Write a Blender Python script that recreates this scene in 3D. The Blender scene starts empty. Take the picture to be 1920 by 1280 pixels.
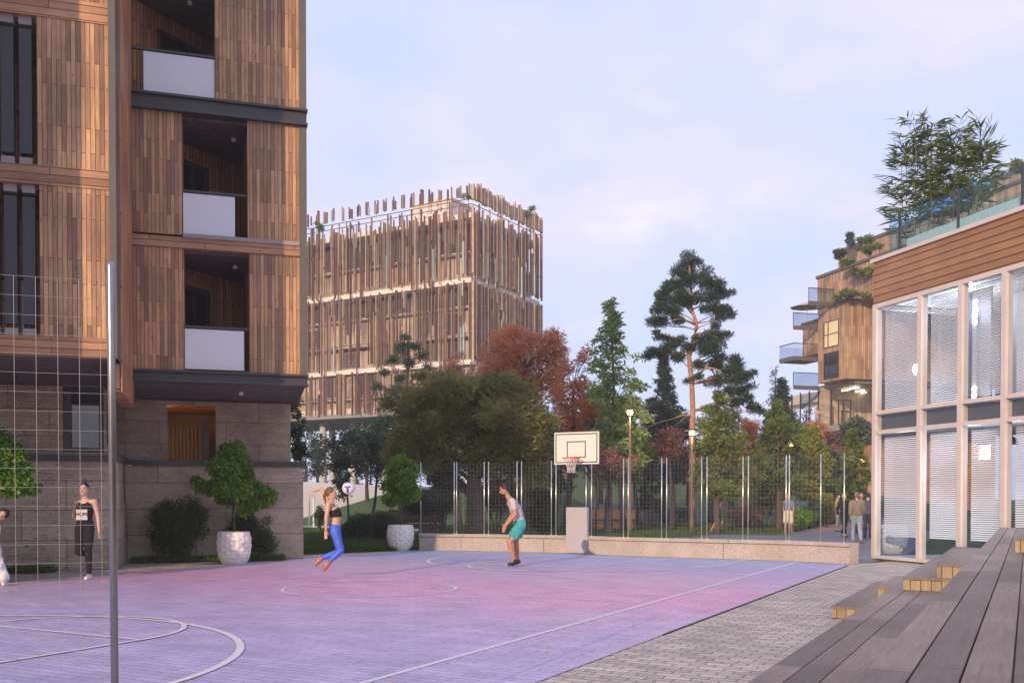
import bpy, bmesh, math, random
import numpy as np
from mathutils import Vector, Matrix
random.seed(7)
S = bpy.context.scene
col = S.collection
R = math.radians
# ------------------------------------------------------------------ camera
F, CH, HOR, PITCH = 1835.0, 1.5, 933.0, R(1.0)
SH = HOR - 640 + F*math.tan(PITCH)
cam = bpy.data.cameras.new('camera'); co = bpy.data.objects.new('camera', cam); col.objects.link(co)
co.location = (0, 0, CH); co.rotation_euler = (R(90)-PITCH, 0, 0)
cam.sensor_width = 36; cam.lens = 36*F/1920; cam.shift_y = SH/1920
cam.clip_start = 0.1; cam.clip_end = 2000
S.camera = co
# ------------------------------------------------------------------ light
SUN_YAW, SUN_EL = R(-156), R(15.5)      # yaw clockwise from +Y
w = bpy.data.worlds.new('World'); S.world = w; w.use_nodes = True
nt = w.node_tree; nt.nodes.clear()
def nn(nt, t, **k):
    n = nt.nodes.new(t)
    for a, v in k.items():
        if a.startswith('i_'):
            key = a[2:]
            key = int(key) if key.isdigit() else key.replace('_', ' ')
            n.inputs[key].default_value = v
        else: setattr(n, a, v)
    return n
def lk(nt, a, b): nt.links.new(a, b)
out = nn(nt, 'ShaderNodeOutputWorld'); bg = nn(nt, 'ShaderNodeBackground'); bg.inputs[1].default_value = 0.1
sky = nn(nt, 'ShaderNodeTexSky', sky_type='NISHITA', sun_disc=False, sun_elevation=SUN_EL, sun_rotation=SUN_YAW % (2*math.pi))
tc = nn(nt, 'ShaderNodeTexCoord'); mp = nn(nt, 'ShaderNodeMapping'); mp.inputs['Scale'].default_value = (1, 1, 2.3)
n1 = nn(nt, 'ShaderNodeTexNoise', i_Scale=2.6, i_Detail=7.0, i_Roughness=0.55)
lk(nt, tc.outputs['Generated'], mp.inputs[0]); lk(nt, mp.outputs[0], n1.inputs['Vector'])
cr = nn(nt, 'ShaderNodeValToRGB'); cr.color_ramp.elements[0].position = .42; cr.color_ramp.elements[1].position = .62
cr.color_ramp.elements[0].color = (5.85, 6.6, 9.5, 1); cr.color_ramp.elements[1].color = (7.75, 7.25, 9.1, 1)
e = cr.color_ramp.elements.new(.52); e.color = (6.7, 6.8, 9.3, 1)
lk(nt, n1.outputs[0], cr.inputs[0])
n2 = nn(nt, 'ShaderNodeTexNoise', i_Scale=5.5, i_Detail=9.0, i_Roughness=0.6); lk(nt, mp.outputs[0], n2.inputs['Vector'])
cr2 = nn(nt, 'ShaderNodeValToRGB'); cr2.color_ramp.elements[0].position = .57; cr2.color_ramp.elements[1].position = .76
cr2.color_ramp.elements[0].color = (0, 0, 0, 1); cr2.color_ramp.elements[1].color = (1.9, 1.5, 1.0, 1)
lk(nt, n2.outputs[0], cr2.inputs[0])
ad = nn(nt, 'ShaderNodeMixRGB', blend_type='ADD'); ad.inputs[0].default_value = 1
lk(nt, cr.outputs[0], ad.inputs[1]); lk(nt, cr2.outputs[0], ad.inputs[2])
mx = nn(nt, 'ShaderNodeMixRGB'); mx.inputs[0].default_value = .86
lk(nt, sky.outputs[0], mx.inputs[1]); lk(nt, ad.outputs[0], mx.inputs[2])
lk(nt, mx.outputs[0], bg.inputs[0]); lk(nt, bg.outputs[0], out.inputs[0])
sl = bpy.data.lights.new('sun', 'SUN'); sl.energy = 3.1; sl.angle = R(0.6); sl.color = (1.0, .72, .45)
so = bpy.data.objects.new('sun', sl); col.objects.link(so)
sd = Vector((math.sin(SUN_YAW)*math.cos(SUN_EL), math.cos(SUN_YAW)*math.cos(SUN_EL), math.sin(SUN_EL)))
so.rotation_euler = sd.to_track_quat('Z', 'Y').to_euler(); so.location = sd*60
S.view_settings.view_transform = 'Standard'; S.view_settings.look = 'None'
S.view_settings.gamma = 1; S.view_settings.exposure = 0.36
S.cycles.max_bounces = 8; S.cycles.transparent_max_bounces = 24
# ------------------------------------------------------------------ measuring
CAMO = Vector((0, 0, CH))
def ray(px, py):
    xc = (px-960)/F; yc = (640+SH-py)/F
    return Vector((xc, yc*math.sin(PITCH)+math.cos(PITCH), yc*math.cos(PITCH)-math.sin(PITCH)))
def gp(px, py, z=0.0):
    d = ray(px, py); return CAMO + d*((z-CH)/d.z)
def at(px, py, Y):
    d = ray(px, py); return CAMO + d*(Y/d.y)
class Frame:
    def __init__(s, o, yaw):                # local y axis points along yaw
        s.o = Vector((o[0], o[1], 0)); s.a = -yaw; s.m = Matrix.Rotation(s.a, 3, 'Z'); s.i = s.m.inverted()
    def loc(s, p): return s.i @ (Vector(p)-s.o)
    def wor(s, p): return s.m @ Vector(p) + s.o
    def hy(s, y, px, py):                   # point on the local plane y=const seen at px,py -> (x,z)
        c = s.loc(CAMO); d = s.i @ ray(px, py); t = (y-c.y)/d.y; q = c+d*t; return q.x, q.z
    def hx(s, x, px, py):
        c = s.loc(CAMO); d = s.i @ ray(px, py); t = (x-c.x)/d.x; q = c+d*t; return q.y, q.z
    def g(s, px, py, z=0): return s.loc(gp(px, py, z))
# ------------------------------------------------------------------ objects
def tag(o, label=None, cat=None, group=None, kind=None):
    if label: o['label'] = label
    if cat: o['category'] = cat
    if group: o['group'] = group
    if kind: o['kind'] = kind
    return o
def empty(name, loc=(0, 0, 0), rz=0, label=None, cat=None, group=None):
    o = bpy.data.objects.new(name, None); col.objects.link(o); o.location = loc; o.rotation_euler = (0, 0, rz)
    o.empty_display_size = .2
    return tag(o, label, cat, group)
def link(name, me, mats, parent=None):
    o = bpy.data.objects.new(name, me); col.objects.link(o)
    for m in (mats if isinstance(mats, (list, tuple)) else [mats]): me.materials.append(m)
    if parent: o.parent = parent
    return o
def copy_tree(o, parent=None):
    c = o.copy(); col.objects.link(c); c.parent = parent
    for ch in o.children: copy_tree(ch, c)
    return c
class MB:
    def __init__(s): s.v = []; s.f = []; s.mi = []
    def add(s, vs, fs, mi=0):
        n = len(s.v); s.v += [tuple(v) for v in vs]; s.f += [tuple(i+n for i in f) for f in fs]; s.mi += [mi]*len(fs); return s
    def box(s, x0, x1, y0, y1, z0, z1, mi=0):
        vs = [(x, y, z) for z in (z0, z1) for y in (y0, y1) for x in (x0, x1)]
        return s.add(vs, [(0, 2, 3, 1), (4, 5, 7, 6), (0, 1, 5, 4), (2, 6, 7, 3), (0, 4, 6, 2), (1, 3, 7, 5)], mi)
    def prism(s, pts, z0, z1, mi=0):       # pts counter-clockwise in xy
        n = len(pts)
        vs = [(p[0], p[1], z0) for p in pts]+[(p[0], p[1], z1) for p in pts]
        fs = [tuple(range(n-1, -1, -1)), tuple(range(n, 2*n))]+[(i, (i+1) % n, (i+1) % n+n, i+n) for i in range(n)]
        return s.add(vs, fs, mi)
    def sheet(s, pts, z, mi=0):
        return s.add([(p[0], p[1], z) for p in pts], [tuple(range(len(pts)))], mi)
    def wallseg(s, a, b, t, z0, z1, mi=0):  # vertical slab from a to b, thickness t to the left of a->b
        a = Vector(a[:2]); b = Vector(b[:2]); d = (b-a).normalized(); n = Vector((-d.y, d.x))*t
        return s.prism([a, b, b+n, a+n], z0, z1, mi)
    def tube(s, pts, r, n=8, mi=0, cap=True):
        pts = [Vector(p) for p in pts]; rs = r if isinstance(r, (list, tuple)) else [r]*len(pts)
        rings = []; up = Vector((0, 0, 1))
        for i, p in enumerate(pts):
            d = (pts[min(i+1, len(pts)-1)]-pts[max(i-1, 0)]).normalized()
            a = d.cross(up if abs(d.z) < .95 else Vector((1, 0, 0))).normalized(); b = d.cross(a)
            rings += [p+(a*math.cos(2*math.pi*k/n)+b*math.sin(2*math.pi*k/n))*rs[i] for k in range(n)]
        fs = []
        for i in range(len(pts)-1):
            for k in range(n):
                k2 = (k+1) % n; fs.append((i*n+k, i*n+k2, (i+1)*n+k2, (i+1)*n+k))
        if cap: fs += [tuple(range(n-1, -1, -1)), tuple((len(pts)-1)*n+k for k in range(n))]
        return s.add(rings, fs, mi)
    def lathe(s, prof, c=(0, 0, 0), n=20, mi=0):
        vs = [(c[0]+r*math.cos(2*math.pi*k/n), c[1]+r*math.sin(2*math.pi*k/n), c[2]+z) for r, z in prof for k in range(n)]
        fs = [(i*n+k, i*n+(k+1) % n, (i+1)*n+(k+1) % n, (i+1)*n+k) for i in range(len(prof)-1) for k in range(n)]
        return s.add(vs, fs, mi)
    def ball(s, c, r, nu=12, nv=8, mi=0, sc=(1, 1, 1)):
        vs = []; fs = []
        for j in range(nv+1):
            t = math.pi*j/nv
            for i in range(nu):
                a = 2*math.pi*i/nu
                vs.append((c[0]+sc[0]*r*math.sin(t)*math.cos(a), c[1]+sc[1]*r*math.sin(t)*math.sin(a), c[2]+sc[2]*r*math.cos(t)))
        for j in range(nv):
            for i in range(nu):
                fs.append((j*nu+i, (j+1)*nu+i, (j+1)*nu+(i+1) % nu, j*nu+(i+1) % nu))
        return s.add(vs, fs, mi)
    def build(s, name, mats, parent=None, smooth=False, bevel=0):
        me = bpy.data.meshes.new(name); me.from_pydata(s.v, [], s.f); me.validate()
        ms = mats if isinstance(mats, (list, tuple)) else [mats]
        if len(ms) > 1 and len(me.polygons) == len(s.mi): me.polygons.foreach_set('material_index', s.mi)
        if smooth: me.shade_smooth()
        me.update(); o = link(name, me, ms, parent)
        if bevel:
            b = o.modifiers.new('bevel', 'BEVEL'); b.width = bevel; b.segments = 2; b.limit_method = 'ANGLE'
        return o
# ------------------------------------------------------------------ materials
def newmat(name):
    m = bpy.data.materials.new(name); m.use_nodes = True; t = m.node_tree
    return m, t, t.nodes['Principled BSDF']
def pm(name, c, rough=.6, metal=0, noise=0, nscale=8, bump=0, bscale=60, coat=0, spec=None):
    m, t, b = newmat(name); b.inputs['Roughness'].default_value = rough; b.inputs['Metallic'].default_value = metal
    b.inputs['Base Color'].default_value = (*c, 1)
    if coat: b.inputs['Coat Weight'].default_value = coat
    if spec is not None: b.inputs['Specular IOR Level'].default_value = spec
    x = nn(t, 'ShaderNodeTexCoord')
    if noise:
        n = nn(t, 'ShaderNodeTexNoise', i_Scale=nscale, i_Detail=6.0, i_Roughness=.65); lk(t, x.outputs['Object'], n.inputs['Vector'])
        mr = nn(t, 'ShaderNodeMapRange'); mr.inputs['From Min'].default_value = .3; mr.inputs['From Max'].default_value = .7
        mr.inputs['To Min'].default_value = 1-noise; mr.inputs['To Max'].default_value = 1+noise
        lk(t, n.outputs[0], mr.inputs[0])
        v = nn(t, 'ShaderNodeVectorMath', operation='SCALE'); v.inputs[0].default_value = c
        lk(t, mr.outputs[0], v.inputs['Scale']); lk(t, v.outputs[0], b.inputs['Base Color'])
    if bump:
        n = nn(t, 'ShaderNodeTexNoise', i_Scale=bscale, i_Detail=4.0); lk(t, x.outputs['Object'], n.inputs['Vector'])
        bp = nn(t, 'ShaderNodeBump', i_Strength=bump, i_Distance=.02); lk(t, n.outputs[0], bp.inputs['Height']); lk(t, bp.outputs[0], b.inputs['Normal'])
    return m
def emat(name, c, s):
    m, t, b = newmat(name); b.inputs['Base Color'].default_value = (*c, 1)
    b.inputs['Emission Color'].default_value = (*c, 1); b.inputs['Emission Strength'].default_value = s
    return m
def planks(name, mode, c1, c2, gap, width=.12, length=1.4, mort=.006, rough=.55, rot=0, knots=True, bumpd=.006, huge=.25, grain=.28, island=False):
    """boards: mode 'v' vertical on walls, 'h' horizontal on walls, 'f' on the ground along local y"""
    m, t, b = newmat(name); b.inputs['Roughness'].default_value = rough
    x = nn(t, 'ShaderNodeTexCoord'); sp = nn(t, 'ShaderNodeSeparateXYZ')
    src = x.outputs['Object']
    if rot:
        mr = nn(t, 'ShaderNodeMapping'); mr.inputs['Rotation'].default_value = (0, 0, rot); lk(t, src, mr.inputs[0]); src = mr.outputs[0]
    lk(t, src, sp.inputs[0])
    u = nn(t, 'ShaderNodeMath', operation='ADD'); lk(t, sp.outputs[0], u.inputs[0]); lk(t, sp.outputs[1], u.inputs[1])
    cb = nn(t, 'ShaderNodeCombineXYZ')
    if mode == 'v': lk(t, sp.outputs[2], cb.inputs[0]); lk(t, u.outputs[0], cb.inputs[1])
    elif mode == 'h': lk(t, u.outputs[0], cb.inputs[0]); lk(t, sp.outputs[2], cb.inputs[1])
    else: lk(t, sp.outputs[1], cb.inputs[0]); lk(t, sp.outputs[0], cb.inputs[1])
    br = nn(t, 'ShaderNodeTexBrick', offset=.37, offset_frequency=2, squash=1.0)
    for k, v in (('Color1', (*c1, 1)), ('Color2', (*c2, 1)), ('Mortar', (*gap, 1)), ('Scale', 1.0), ('Mortar Size', mort), ('Mortar Smooth', .2), ('Bias', 0), ('Brick Width', length), ('Row Height', width)):
        br.inputs[k].default_value = v
    if island:
        ge = nn(t, 'ShaderNodeNewGeometry'); sc = nn(t, 'ShaderNodeMath', operation='MULTIPLY'); sc.inputs[1].default_value = 37.0; lk(t, ge.outputs['Random Per Island'], sc.inputs[0])
        c3 = nn(t, 'ShaderNodeCombineXYZ'); lk(t, sc.outputs[0], c3.inputs[0]); lk(t, sc.outputs[0], c3.inputs[1])
        va = nn(t, 'ShaderNodeVectorMath', operation='ADD'); lk(t, cb.outputs[0], va.inputs[0]); lk(t, c3.outputs[0], va.inputs[1]); cb = va
    lk(t, cb.outputs[0], br.inputs['Vector'])
    g = nn(t, 'ShaderNodeMapping'); g.inputs['Scale'].default_value = (1.3, 22, 1); lk(t, cb.outputs[0], g.inputs[0])
    n = nn(t, 'ShaderNodeTexNoise', i_Scale=2.2, i_Detail=7.0, i_Roughness=.62, i_Distortion=.6); lk(t, g.outputs[0], n.inputs['Vector'])
    mr = nn(t, 'ShaderNodeMapRange'); mr.inputs['From Min'].default_value = .28; mr.inputs['From Max'].default_value = .72
    mr.inputs['To Min'].default_value = 1-grain; mr.inputs['To Max'].default_value = 1+grain; lk(t, n.outputs[0], mr.inputs[0])
    n3 = nn(t, 'ShaderNodeTexNoise', i_Scale=.9, i_Detail=3.0); lk(t, src, n3.inputs['Vector'])
    mr3 = nn(t, 'ShaderNodeMapRange'); mr3.inputs['From Min'].default_value = .3; mr3.inputs['From Max'].default_value = .7
    mr3.inputs['To Min'].default_value = 1-huge; mr3.inputs['To Max'].default_value = 1+huge*.6; lk(t, n3.outputs[0], mr3.inputs[0])
    mm = nn(t, 'ShaderNodeMath', operation='MULTIPLY'); lk(t, mr.outputs[0], mm.inputs[0]); lk(t, mr3.outputs[0], mm.inputs[1])
    last = mm.outputs[0]
    if knots:
        kv = nn(t, 'ShaderNodeMapping'); kv.inputs['Scale'].default_value = (1.1, 2.6, 1); lk(t, cb.outputs[0], kv.inputs[0])
        vo = nn(t, 'ShaderNodeTexVoronoi', i_Scale=2.6); lk(t, kv.outputs[0], vo.inputs['Vector'])
        kr = nn(t, 'ShaderNodeMapRange'); kr.inputs['From Min'].default_value = .04; kr.inputs['From Max'].default_value = .13
        kr.inputs['To Min'].default_value = .45; kr.inputs['To Max'].default_value = 1; lk(t, vo.outputs['Distance'], kr.inputs[0])
        m3 = nn(t, 'ShaderNodeMath', operation='MULTIPLY'); lk(t, last, m3.inputs[0]); lk(t, kr.outputs[0], m3.inputs[1]); last = m3.outputs[0]
    v = nn(t, 'ShaderNodeVectorMath', operation='SCALE'); lk(t, br.outputs['Color'], v.inputs[0]); lk(t, last, v.inputs['Scale'])
    lk(t, v.outputs[0], b.inputs['Base Color'])
    iv = nn(t, 'ShaderNodeMath', operation='SUBTRACT'); iv.inputs[0].default_value = 1; lk(t, br.outputs['Fac'], iv.inputs[1])
    bp = nn(t, 'ShaderNodeBump', i_Strength=.7, i_Distance=bumpd); lk(t, iv.outputs[0], bp.inputs['Height']); lk(t, bp.outputs[0], b.inputs['Normal'])
    return m
def blocks(name, mode, c1, c2, gap, width, height, mort, pit=0, rough=.8, offs=.5, ramp=None, speck=0, bumpd=.01, wave=.15, diag=False):
    """stone or paving blocks; mode 'w' on walls (u,z), 'f' on floors (x,y)"""
    m, t, b = newmat(name); b.inputs['Roughness'].default_value = rough
    x = nn(t, 'ShaderNodeTexCoord'); sp = nn(t, 'ShaderNodeSeparateXYZ'); lk(t, x.outputs['Object'], sp.inputs[0])
    cb = nn(t, 'ShaderNodeCombineXYZ')
    if mode == 'w':
        u = nn(t, 'ShaderNodeMath', operation='ADD'); lk(t, sp.outputs[0], u.inputs[0]); lk(t, sp.outputs[1], u.inputs[1])
        lk(t, u.outputs[0], cb.inputs[0]); lk(t, sp.outputs[2], cb.inputs[1])
    else: lk(t, sp.outputs[0], cb.inputs[0]); lk(t, sp.outputs[1], cb.inputs[1])
    br = nn(t, 'ShaderNodeTexBrick', offset=offs, offset_frequency=2)
    for k, v in (('Color1', (*c1, 1)), ('Color2', (*c2, 1)), ('Mortar', (*gap, 1)), ('Scale', 1.0), ('Mortar Size', mort), ('Mortar Smooth', .15), ('Bias', 0), ('Brick Width', width), ('Row Height', height)):
        br.inputs[k].default_value = v
    lk(t, cb.outputs[0], br.inputs['Vector'])
    colr = br.outputs['Color']
    if ramp:                                  # painted colour bands along local y, multiplied by the block tone
        mr = nn(t, 'ShaderNodeMapRange'); mr.inputs['From Min'].default_value = -13; mr.inputs['From Max'].default_value = 13
        nz = nn(t, 'ShaderNodeTexNoise', i_Scale=.35, i_Detail=2.0); lk(t, x.outputs['Object'], nz.inputs['Vector'])
        a1 = nn(t, 'ShaderNodeMath', operation='MULTIPLY_ADD'); a1.inputs[1].default_value = 4.0; a1.inputs[2].default_value = -2.0
        lk(t, nz.outputs[0], a1.inputs[0])
        a2 = nn(t, 'ShaderNodeMath', operation='ADD'); lk(t, sp.outputs[1], a2.inputs[0]); lk(t, a1.outputs[0], a2.inputs[1])
        lk(t, a2.outputs[0], mr.inputs[0])
        rp = nn(t, 'ShaderNodeValToRGB'); cr_ = rp.color_ramp
        while len(cr_.elements) > 1: cr_.elements.remove(cr_.elements[0])
        for i, (p, c) in enumerate(ramp):
            el = cr_.elements[0] if i == 0 else cr_.elements.new(p)
            el.position = p; el.color = (*c, 1)
        lk(t, mr.outputs[0], rp.inputs[0])
        mxx = nn(t, 'ShaderNodeMixRGB', blend_type='MULTIPLY'); mxx.inputs[0].default_value = 1
        lk(t, colr, mxx.inputs[1]); lk(t, rp.outputs[0], mxx.inputs[2]); colr = mxx.outputs[0]
    n = nn(t, 'ShaderNodeTexNoise', i_Scale=1.6, i_Detail=8.0, i_Roughness=.6); lk(t, x.outputs['Object'], n.inputs['Vector'])
    mr = nn(t, 'ShaderNodeMapRange'); mr.inputs['From Min'].default_value = .3; mr.inputs['From Max'].default_value = .7
    mr.inputs['To Min'].default_value = 1-wave; mr.inputs['To Max'].default_value = 1+wave; lk(t, n.outputs[0], mr.inputs[0])
    last = mr.outputs[0]; hgt = None
    if pit:                                   # elongated travertine pits
        mpp = nn(t, 'ShaderNodeMapping'); mpp.inputs['Scale'].default_value = (1.6, 1.6, 7); lk(t, x.outputs['Object'], mpp.inputs[0])
        np_ = nn(t, 'ShaderNodeTexNoise', i_Scale=5.0, i_Detail=6.0, i_Roughness=.7); lk(t, mpp.outputs[0], np_.inputs['Vector'])
        pr = nn(t, 'ShaderNodeMapRange'); pr.inputs['From Min'].default_value = .57; pr.inputs['From Max'].default_value = .66
        pr.inputs['To Min'].default_value = 1; pr.inputs['To Max'].default_value = 1-pit; lk(t, np_.outputs[0], pr.inputs[0])
        mu = nn(t, 'ShaderNodeMath', operation='MULTIPLY'); lk(t, last, mu.inputs[0]); lk(t, pr.outputs[0], mu.inputs[1]); last = mu.outputs[0]
        hgt = pr.outputs[0]
        ml = nn(t, 'ShaderNodeMapping'); ml.inputs['Scale'].default_value = (.5, .5, 26); lk(t, x.outputs['Object'], ml.inputs[0])
        nl_ = nn(t, 'ShaderNodeTexNoise', i_Scale=1.5, i_Detail=5.0, i_Roughness=.6); lk(t, ml.outputs[0], nl_.inputs['Vector'])
        lr = nn(t, 'ShaderNodeMapRange'); lr.inputs['From Min'].default_value = .3; lr.inputs['From Max'].default_value = .7
        lr.inputs['To Min'].default_value = .8; lr.inputs['To Max'].default_value = 1.16; lk(t, nl_.outputs[0], lr.inputs[0])
        mu = nn(t, 'ShaderNodeMath', operation='MULTIPLY'); lk(t, last, mu.inputs[0]); lk(t, lr.outputs[0], mu.inputs[1]); last = mu.outputs[0]
    if speck:
        ns = nn(t, 'ShaderNodeTexNoise', i_Scale=28.0, i_Detail=3.0, i_Roughness=.7); lk(t, x.outputs['Object'], ns.inputs['Vector'])
        sr = nn(t, 'ShaderNodeMapRange'); sr.inputs['From Min'].default_value = .3; sr.inputs['From Max'].default_value = .7
        sr.inputs['To Min'].default_value = 1-speck; sr.inputs['To Max'].default_value = 1+speck; lk(t, ns.outputs[0], sr.inputs[0])
        mu = nn(t, 'ShaderNodeMath', operation='MULTIPLY'); lk(t, last, mu.inputs[0]); lk(t, sr.outputs[0], mu.inputs[1]); last = mu.outputs[0]
    v = nn(t, 'ShaderNodeVectorMath', operation='SCALE'); lk(t, colr, v.inputs[0]); lk(t, last, v.inputs['Scale']); lk(t, v.outputs[0], b.inputs['Base Color'])
    iv = nn(t, 'ShaderNodeMath', operation='SUBTRACT'); iv.inputs[0].default_value = 1; lk(t, br.outputs['Fac'], iv.inputs[1])
    h = iv.outputs[0]
    if hgt:
        ah = nn(t, 'ShaderNodeMath', operation='ADD'); lk(t, h, ah.inputs[0]); lk(t, hgt, ah.inputs[1]); h = ah.outputs[0]
    bp = nn(t, 'ShaderNodeBump', i_Strength=.6, i_Distance=bumpd); lk(t, h, bp.inputs['Height']); lk(t, bp.outputs[0], b.inputs['Normal'])
    return m
def leafmat(name, c, c2, trans=.35, nsc=1.2, rough=.55):
    m, t, b = newmat(name)
    ge = nn(t, 'ShaderNodeNewGeometry'); x = nn(t, 'ShaderNodeTexCoord')
    n = nn(t, 'ShaderNodeTexNoise', i_Scale=nsc, i_Detail=3.0); lk(t, x.outputs['Object'], n.inputs['Vector'])
    a = nn(t, 'ShaderNodeMath', operation='MULTIPLY_ADD'); a.inputs[1].default_value = .55; lk(t, ge.outputs['Random Per Island'], a.inputs[0])
    mr = nn(t, 'ShaderNodeMapRange'); mr.inputs['From Min'].default_value = .35; mr.inputs['From Max'].default_value = .65
    mr.inputs['To Min'].default_value = 0; mr.inputs['To Max'].default_value = .5; lk(t, n.outputs[0], mr.inputs[0]); lk(t, mr.outputs[0], a.inputs[2])
    mx = nn(t, 'ShaderNodeMixRGB'); mx.inputs[1].default_value = (*c, 1); mx.inputs[2].default_value = (*c2, 1); lk(t, a.outputs[0], mx.inputs[0])
    lk(t, mx.outputs[0], b.inputs['Base Color']); b.inputs['Roughness'].default_value = rough
    b.inputs['Specular IOR Level'].default_value = .3
    tr = nn(t, 'ShaderNodeBsdfTranslucent'); lk(t, mx.outputs[0], tr.inputs[0])
    ms = nn(t, 'ShaderNodeMixShader'); ms.inputs[0].default_value = trans
    o = t.nodes['Material Output']; lk(t, b.outputs[0], ms.inputs[1]); lk(t, tr.outputs[0], ms.inputs[2]); lk(t, ms.outputs[0], o.inputs[0])
    return m
def glass(name, tint=(1, 1, 1), refl=1.0, rough=0.0, trans=.9):
    m, t, b = newmat(name); t.nodes.remove(b)
    fr = nn(t, 'ShaderNodeFresnel', i_IOR=1.5); ge = nn(t, 'ShaderNodeNewGeometry'); gl = nn(t, 'ShaderNodeBsdfGlossy', i_Roughness=rough); tr = nn(t, 'ShaderNodeBsdfTransparent')
    gl.inputs[0].default_value = (1, 1, 1, 1); tr.inputs[0].default_value = (*[q*trans for q in tint], 1)
    mu = nn(t, 'ShaderNodeMath', operation='MULTIPLY'); mu.inputs[1].default_value = refl; mu.use_clamp = True; bf = nn(t, 'ShaderNodeMath', operation='SUBTRACT'); bf.inputs[0].default_value = 1; lk(t, ge.outputs['Backfacing'], bf.inputs[1]); b2 = nn(t, 'ShaderNodeMath', operation='MULTIPLY'); lk(t, fr.outputs[0], b2.inputs[0]); lk(t, bf.outputs[0], b2.inputs[1]); lk(t, b2.outputs[0], mu.inputs[0])
    ms = nn(t, 'ShaderNodeMixShader'); lk(t, mu.outputs[0], ms.inputs[0]); lk(t, tr.outputs[0], ms.inputs[1]); lk(t, gl.outputs[0], ms.inputs[2])
    lk(t, ms.outputs[0], t.nodes['Material Output'].inputs[0]); return m
W1, W2 = (.57, .325, .16), (.25, .13, .072)
MV = planks('larch_boards_upright', 'v', W1, W2, (.035, .018, .012), width=.074, length=1.1, mort=.0042, grain=.36)
MH = planks('larch_boards_level', 'h', (.50, .26, .13), (.26, .125, .07), (.035, .018, .012), width=.125, length=2.9, mort=.006)
MREC = planks('larch_boards_recess', 'v', (.52, .24, .11), (.26, .11, .055), (.02, .01, .006), width=.098, length=1.7, mort=.008)
MRECD = planks('larch_boards_recess_slant', 'v', (.60, .30, .14), (.34, .155, .08), (.02, .01, .006), width=.14, length=1.3, mort=.01)
MCL = planks('cedar_cladding', 'h', (.36, .19, .085), (.29, .145, .065), (.02, .009, .006), width=.168, length=14, mort=.011, knots=False, rough=.35, grain=.22)
MDECK = planks('weathered_deck', 'f', (.23, .172, .145), (.11, .08, .067), (.02, .014, .01), width=4.0, length=2.6, mort=.005, rough=.5, knots=False, grain=.36, bumpd=.004, island=True)
MEND = planks('end_grain_boards', 'v', (.36, .27, .165), (.25, .18, .11), (.06, .035, .02), width=.11, length=.9, mort=.005, knots=True, grain=.3)
MFAR = planks('far_larch', 'v', (.60, .38, .21), (.30, .175, .10), (.08, .05, .03), width=.2, length=2.6, mort=.012, knots=False)
MFARH = planks('far_larch_level', 'h', (.50, .29, .16), (.30, .16, .09), (.08, .04, .025), width=.16, length=3, mort=.012, knots=False)
MSTONE = blocks('travertine', 'w', (.49, .40, .29), (.39, .315, .225), (.13, .10, .08), 1.55, .56, .007, pit=.75, wave=.24, speck=.12)
MSTONE2 = blocks('travertine_base', 'w', (.50, .415, .315), (.40, .33, .25), (.13, .10, .08), 1.7, .62, .008, pit=.8, wave=.24, speck=.12)
MPAVE = blocks('grey_pavers', 'f', (.56, .51, .465), (.37, .335, .31), (.10, .09, .08), .235, .118, .007, wave=.18, rough=.75, speck=.12, bumpd=.008)
PINK, LAV, BLUE = (.72, .385, .60), (.47, .38, .64), (.38, .46, .68)
MCOURT = blocks('painted_pavers', 'f', (1.0, 1.0, 1.0), (.84, .84, .87), (.36, .34, .42), .47, .118, .006, wave=.15, rough=.55, speck=.13, bumpd=.004,
    ramp=[(0, (.40, .44, .64)), (.22, (.47, .44, .67)), (.38, (.55, .44, .66)), (.53, PINK), (.66, (.60, .42, .63)), (.78, (.45, .40, .64)), (.9, BLUE), (1, BLUE)])
MLINE = pm('line_paint', (.72, .72, .74), .5, noise=.1, nscale=14)
MBLUEPAVE = blocks('blue_grey_pavers', 'f', (.19, .20, .26), (.13, .135, .175), (.05, .05, .06), .24, .12, .006, wave=.2, rough=.7)
MDARK = pm('dark_metal', (.045, .042, .045), .42, noise=.15, nscale=3)
MFASC = pm('taupe_fascia', (.115, .098, .085), .5, noise=.1, nscale=4)
MSOFF = pm('dark_soffit', (.11, .095, .10), .8, noise=.3, nscale=6, bump=.2, bscale=30)
MLOUV = pm('louvre_grey', (.04, .042, .05), .55)
MCAP = pm('grey_cap', (.30, .27, .26), .6)
MGAL = pm('galvanised_steel', (.62, .62, .62), .32, metal=.85, noise=.15, nscale=10)
MPOLE = pm('brushed_pole', (.30, .30, .31), .28, metal=.9, noise=.1, nscale=20)
MFRAME = pm('pink_white_frame', (.60, .54, .52), .5, noise=.06, nscale=3)
MCONC = blocks('cast_stone', 'w', (.44, .375, .34), (.39, .335, .31), (.2, .17, .15), 1.5, 5, .006, rough=.85, speck=.28, wave=.12)
MWHITE = pm('white_paint', (.78, .78, .77), .55)
MPOT = pm('white_pot', (.80, .77, .72), .5, noise=.05, nscale=9)
MSOIL = pm('soil', (.06, .04, .03), .95, noise=.4, nscale=30)
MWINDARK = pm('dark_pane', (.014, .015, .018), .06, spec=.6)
MWOODIN = pm('lit_ochre_wall', (.46, .27, .085), .7, noise=.12, nscale=2)
MGRASS = pm('grass_ground', (.045, .085, .018), .95, noise=.45, nscale=3.2, bump=.6, bscale=25)
MBARK = pm('bark', (.10, .075, .06), .9, noise=.4, nscale=9, bump=.5, bscale=25)
MBARKP = pm('pine_bark', (.42, .215, .12), .9, noise=.35, nscale=5, bump=.5, bscale=18)
MBARKD = pm('dark_bark', (.05, .04, .037), .9, noise=.4, nscale=9)
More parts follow.
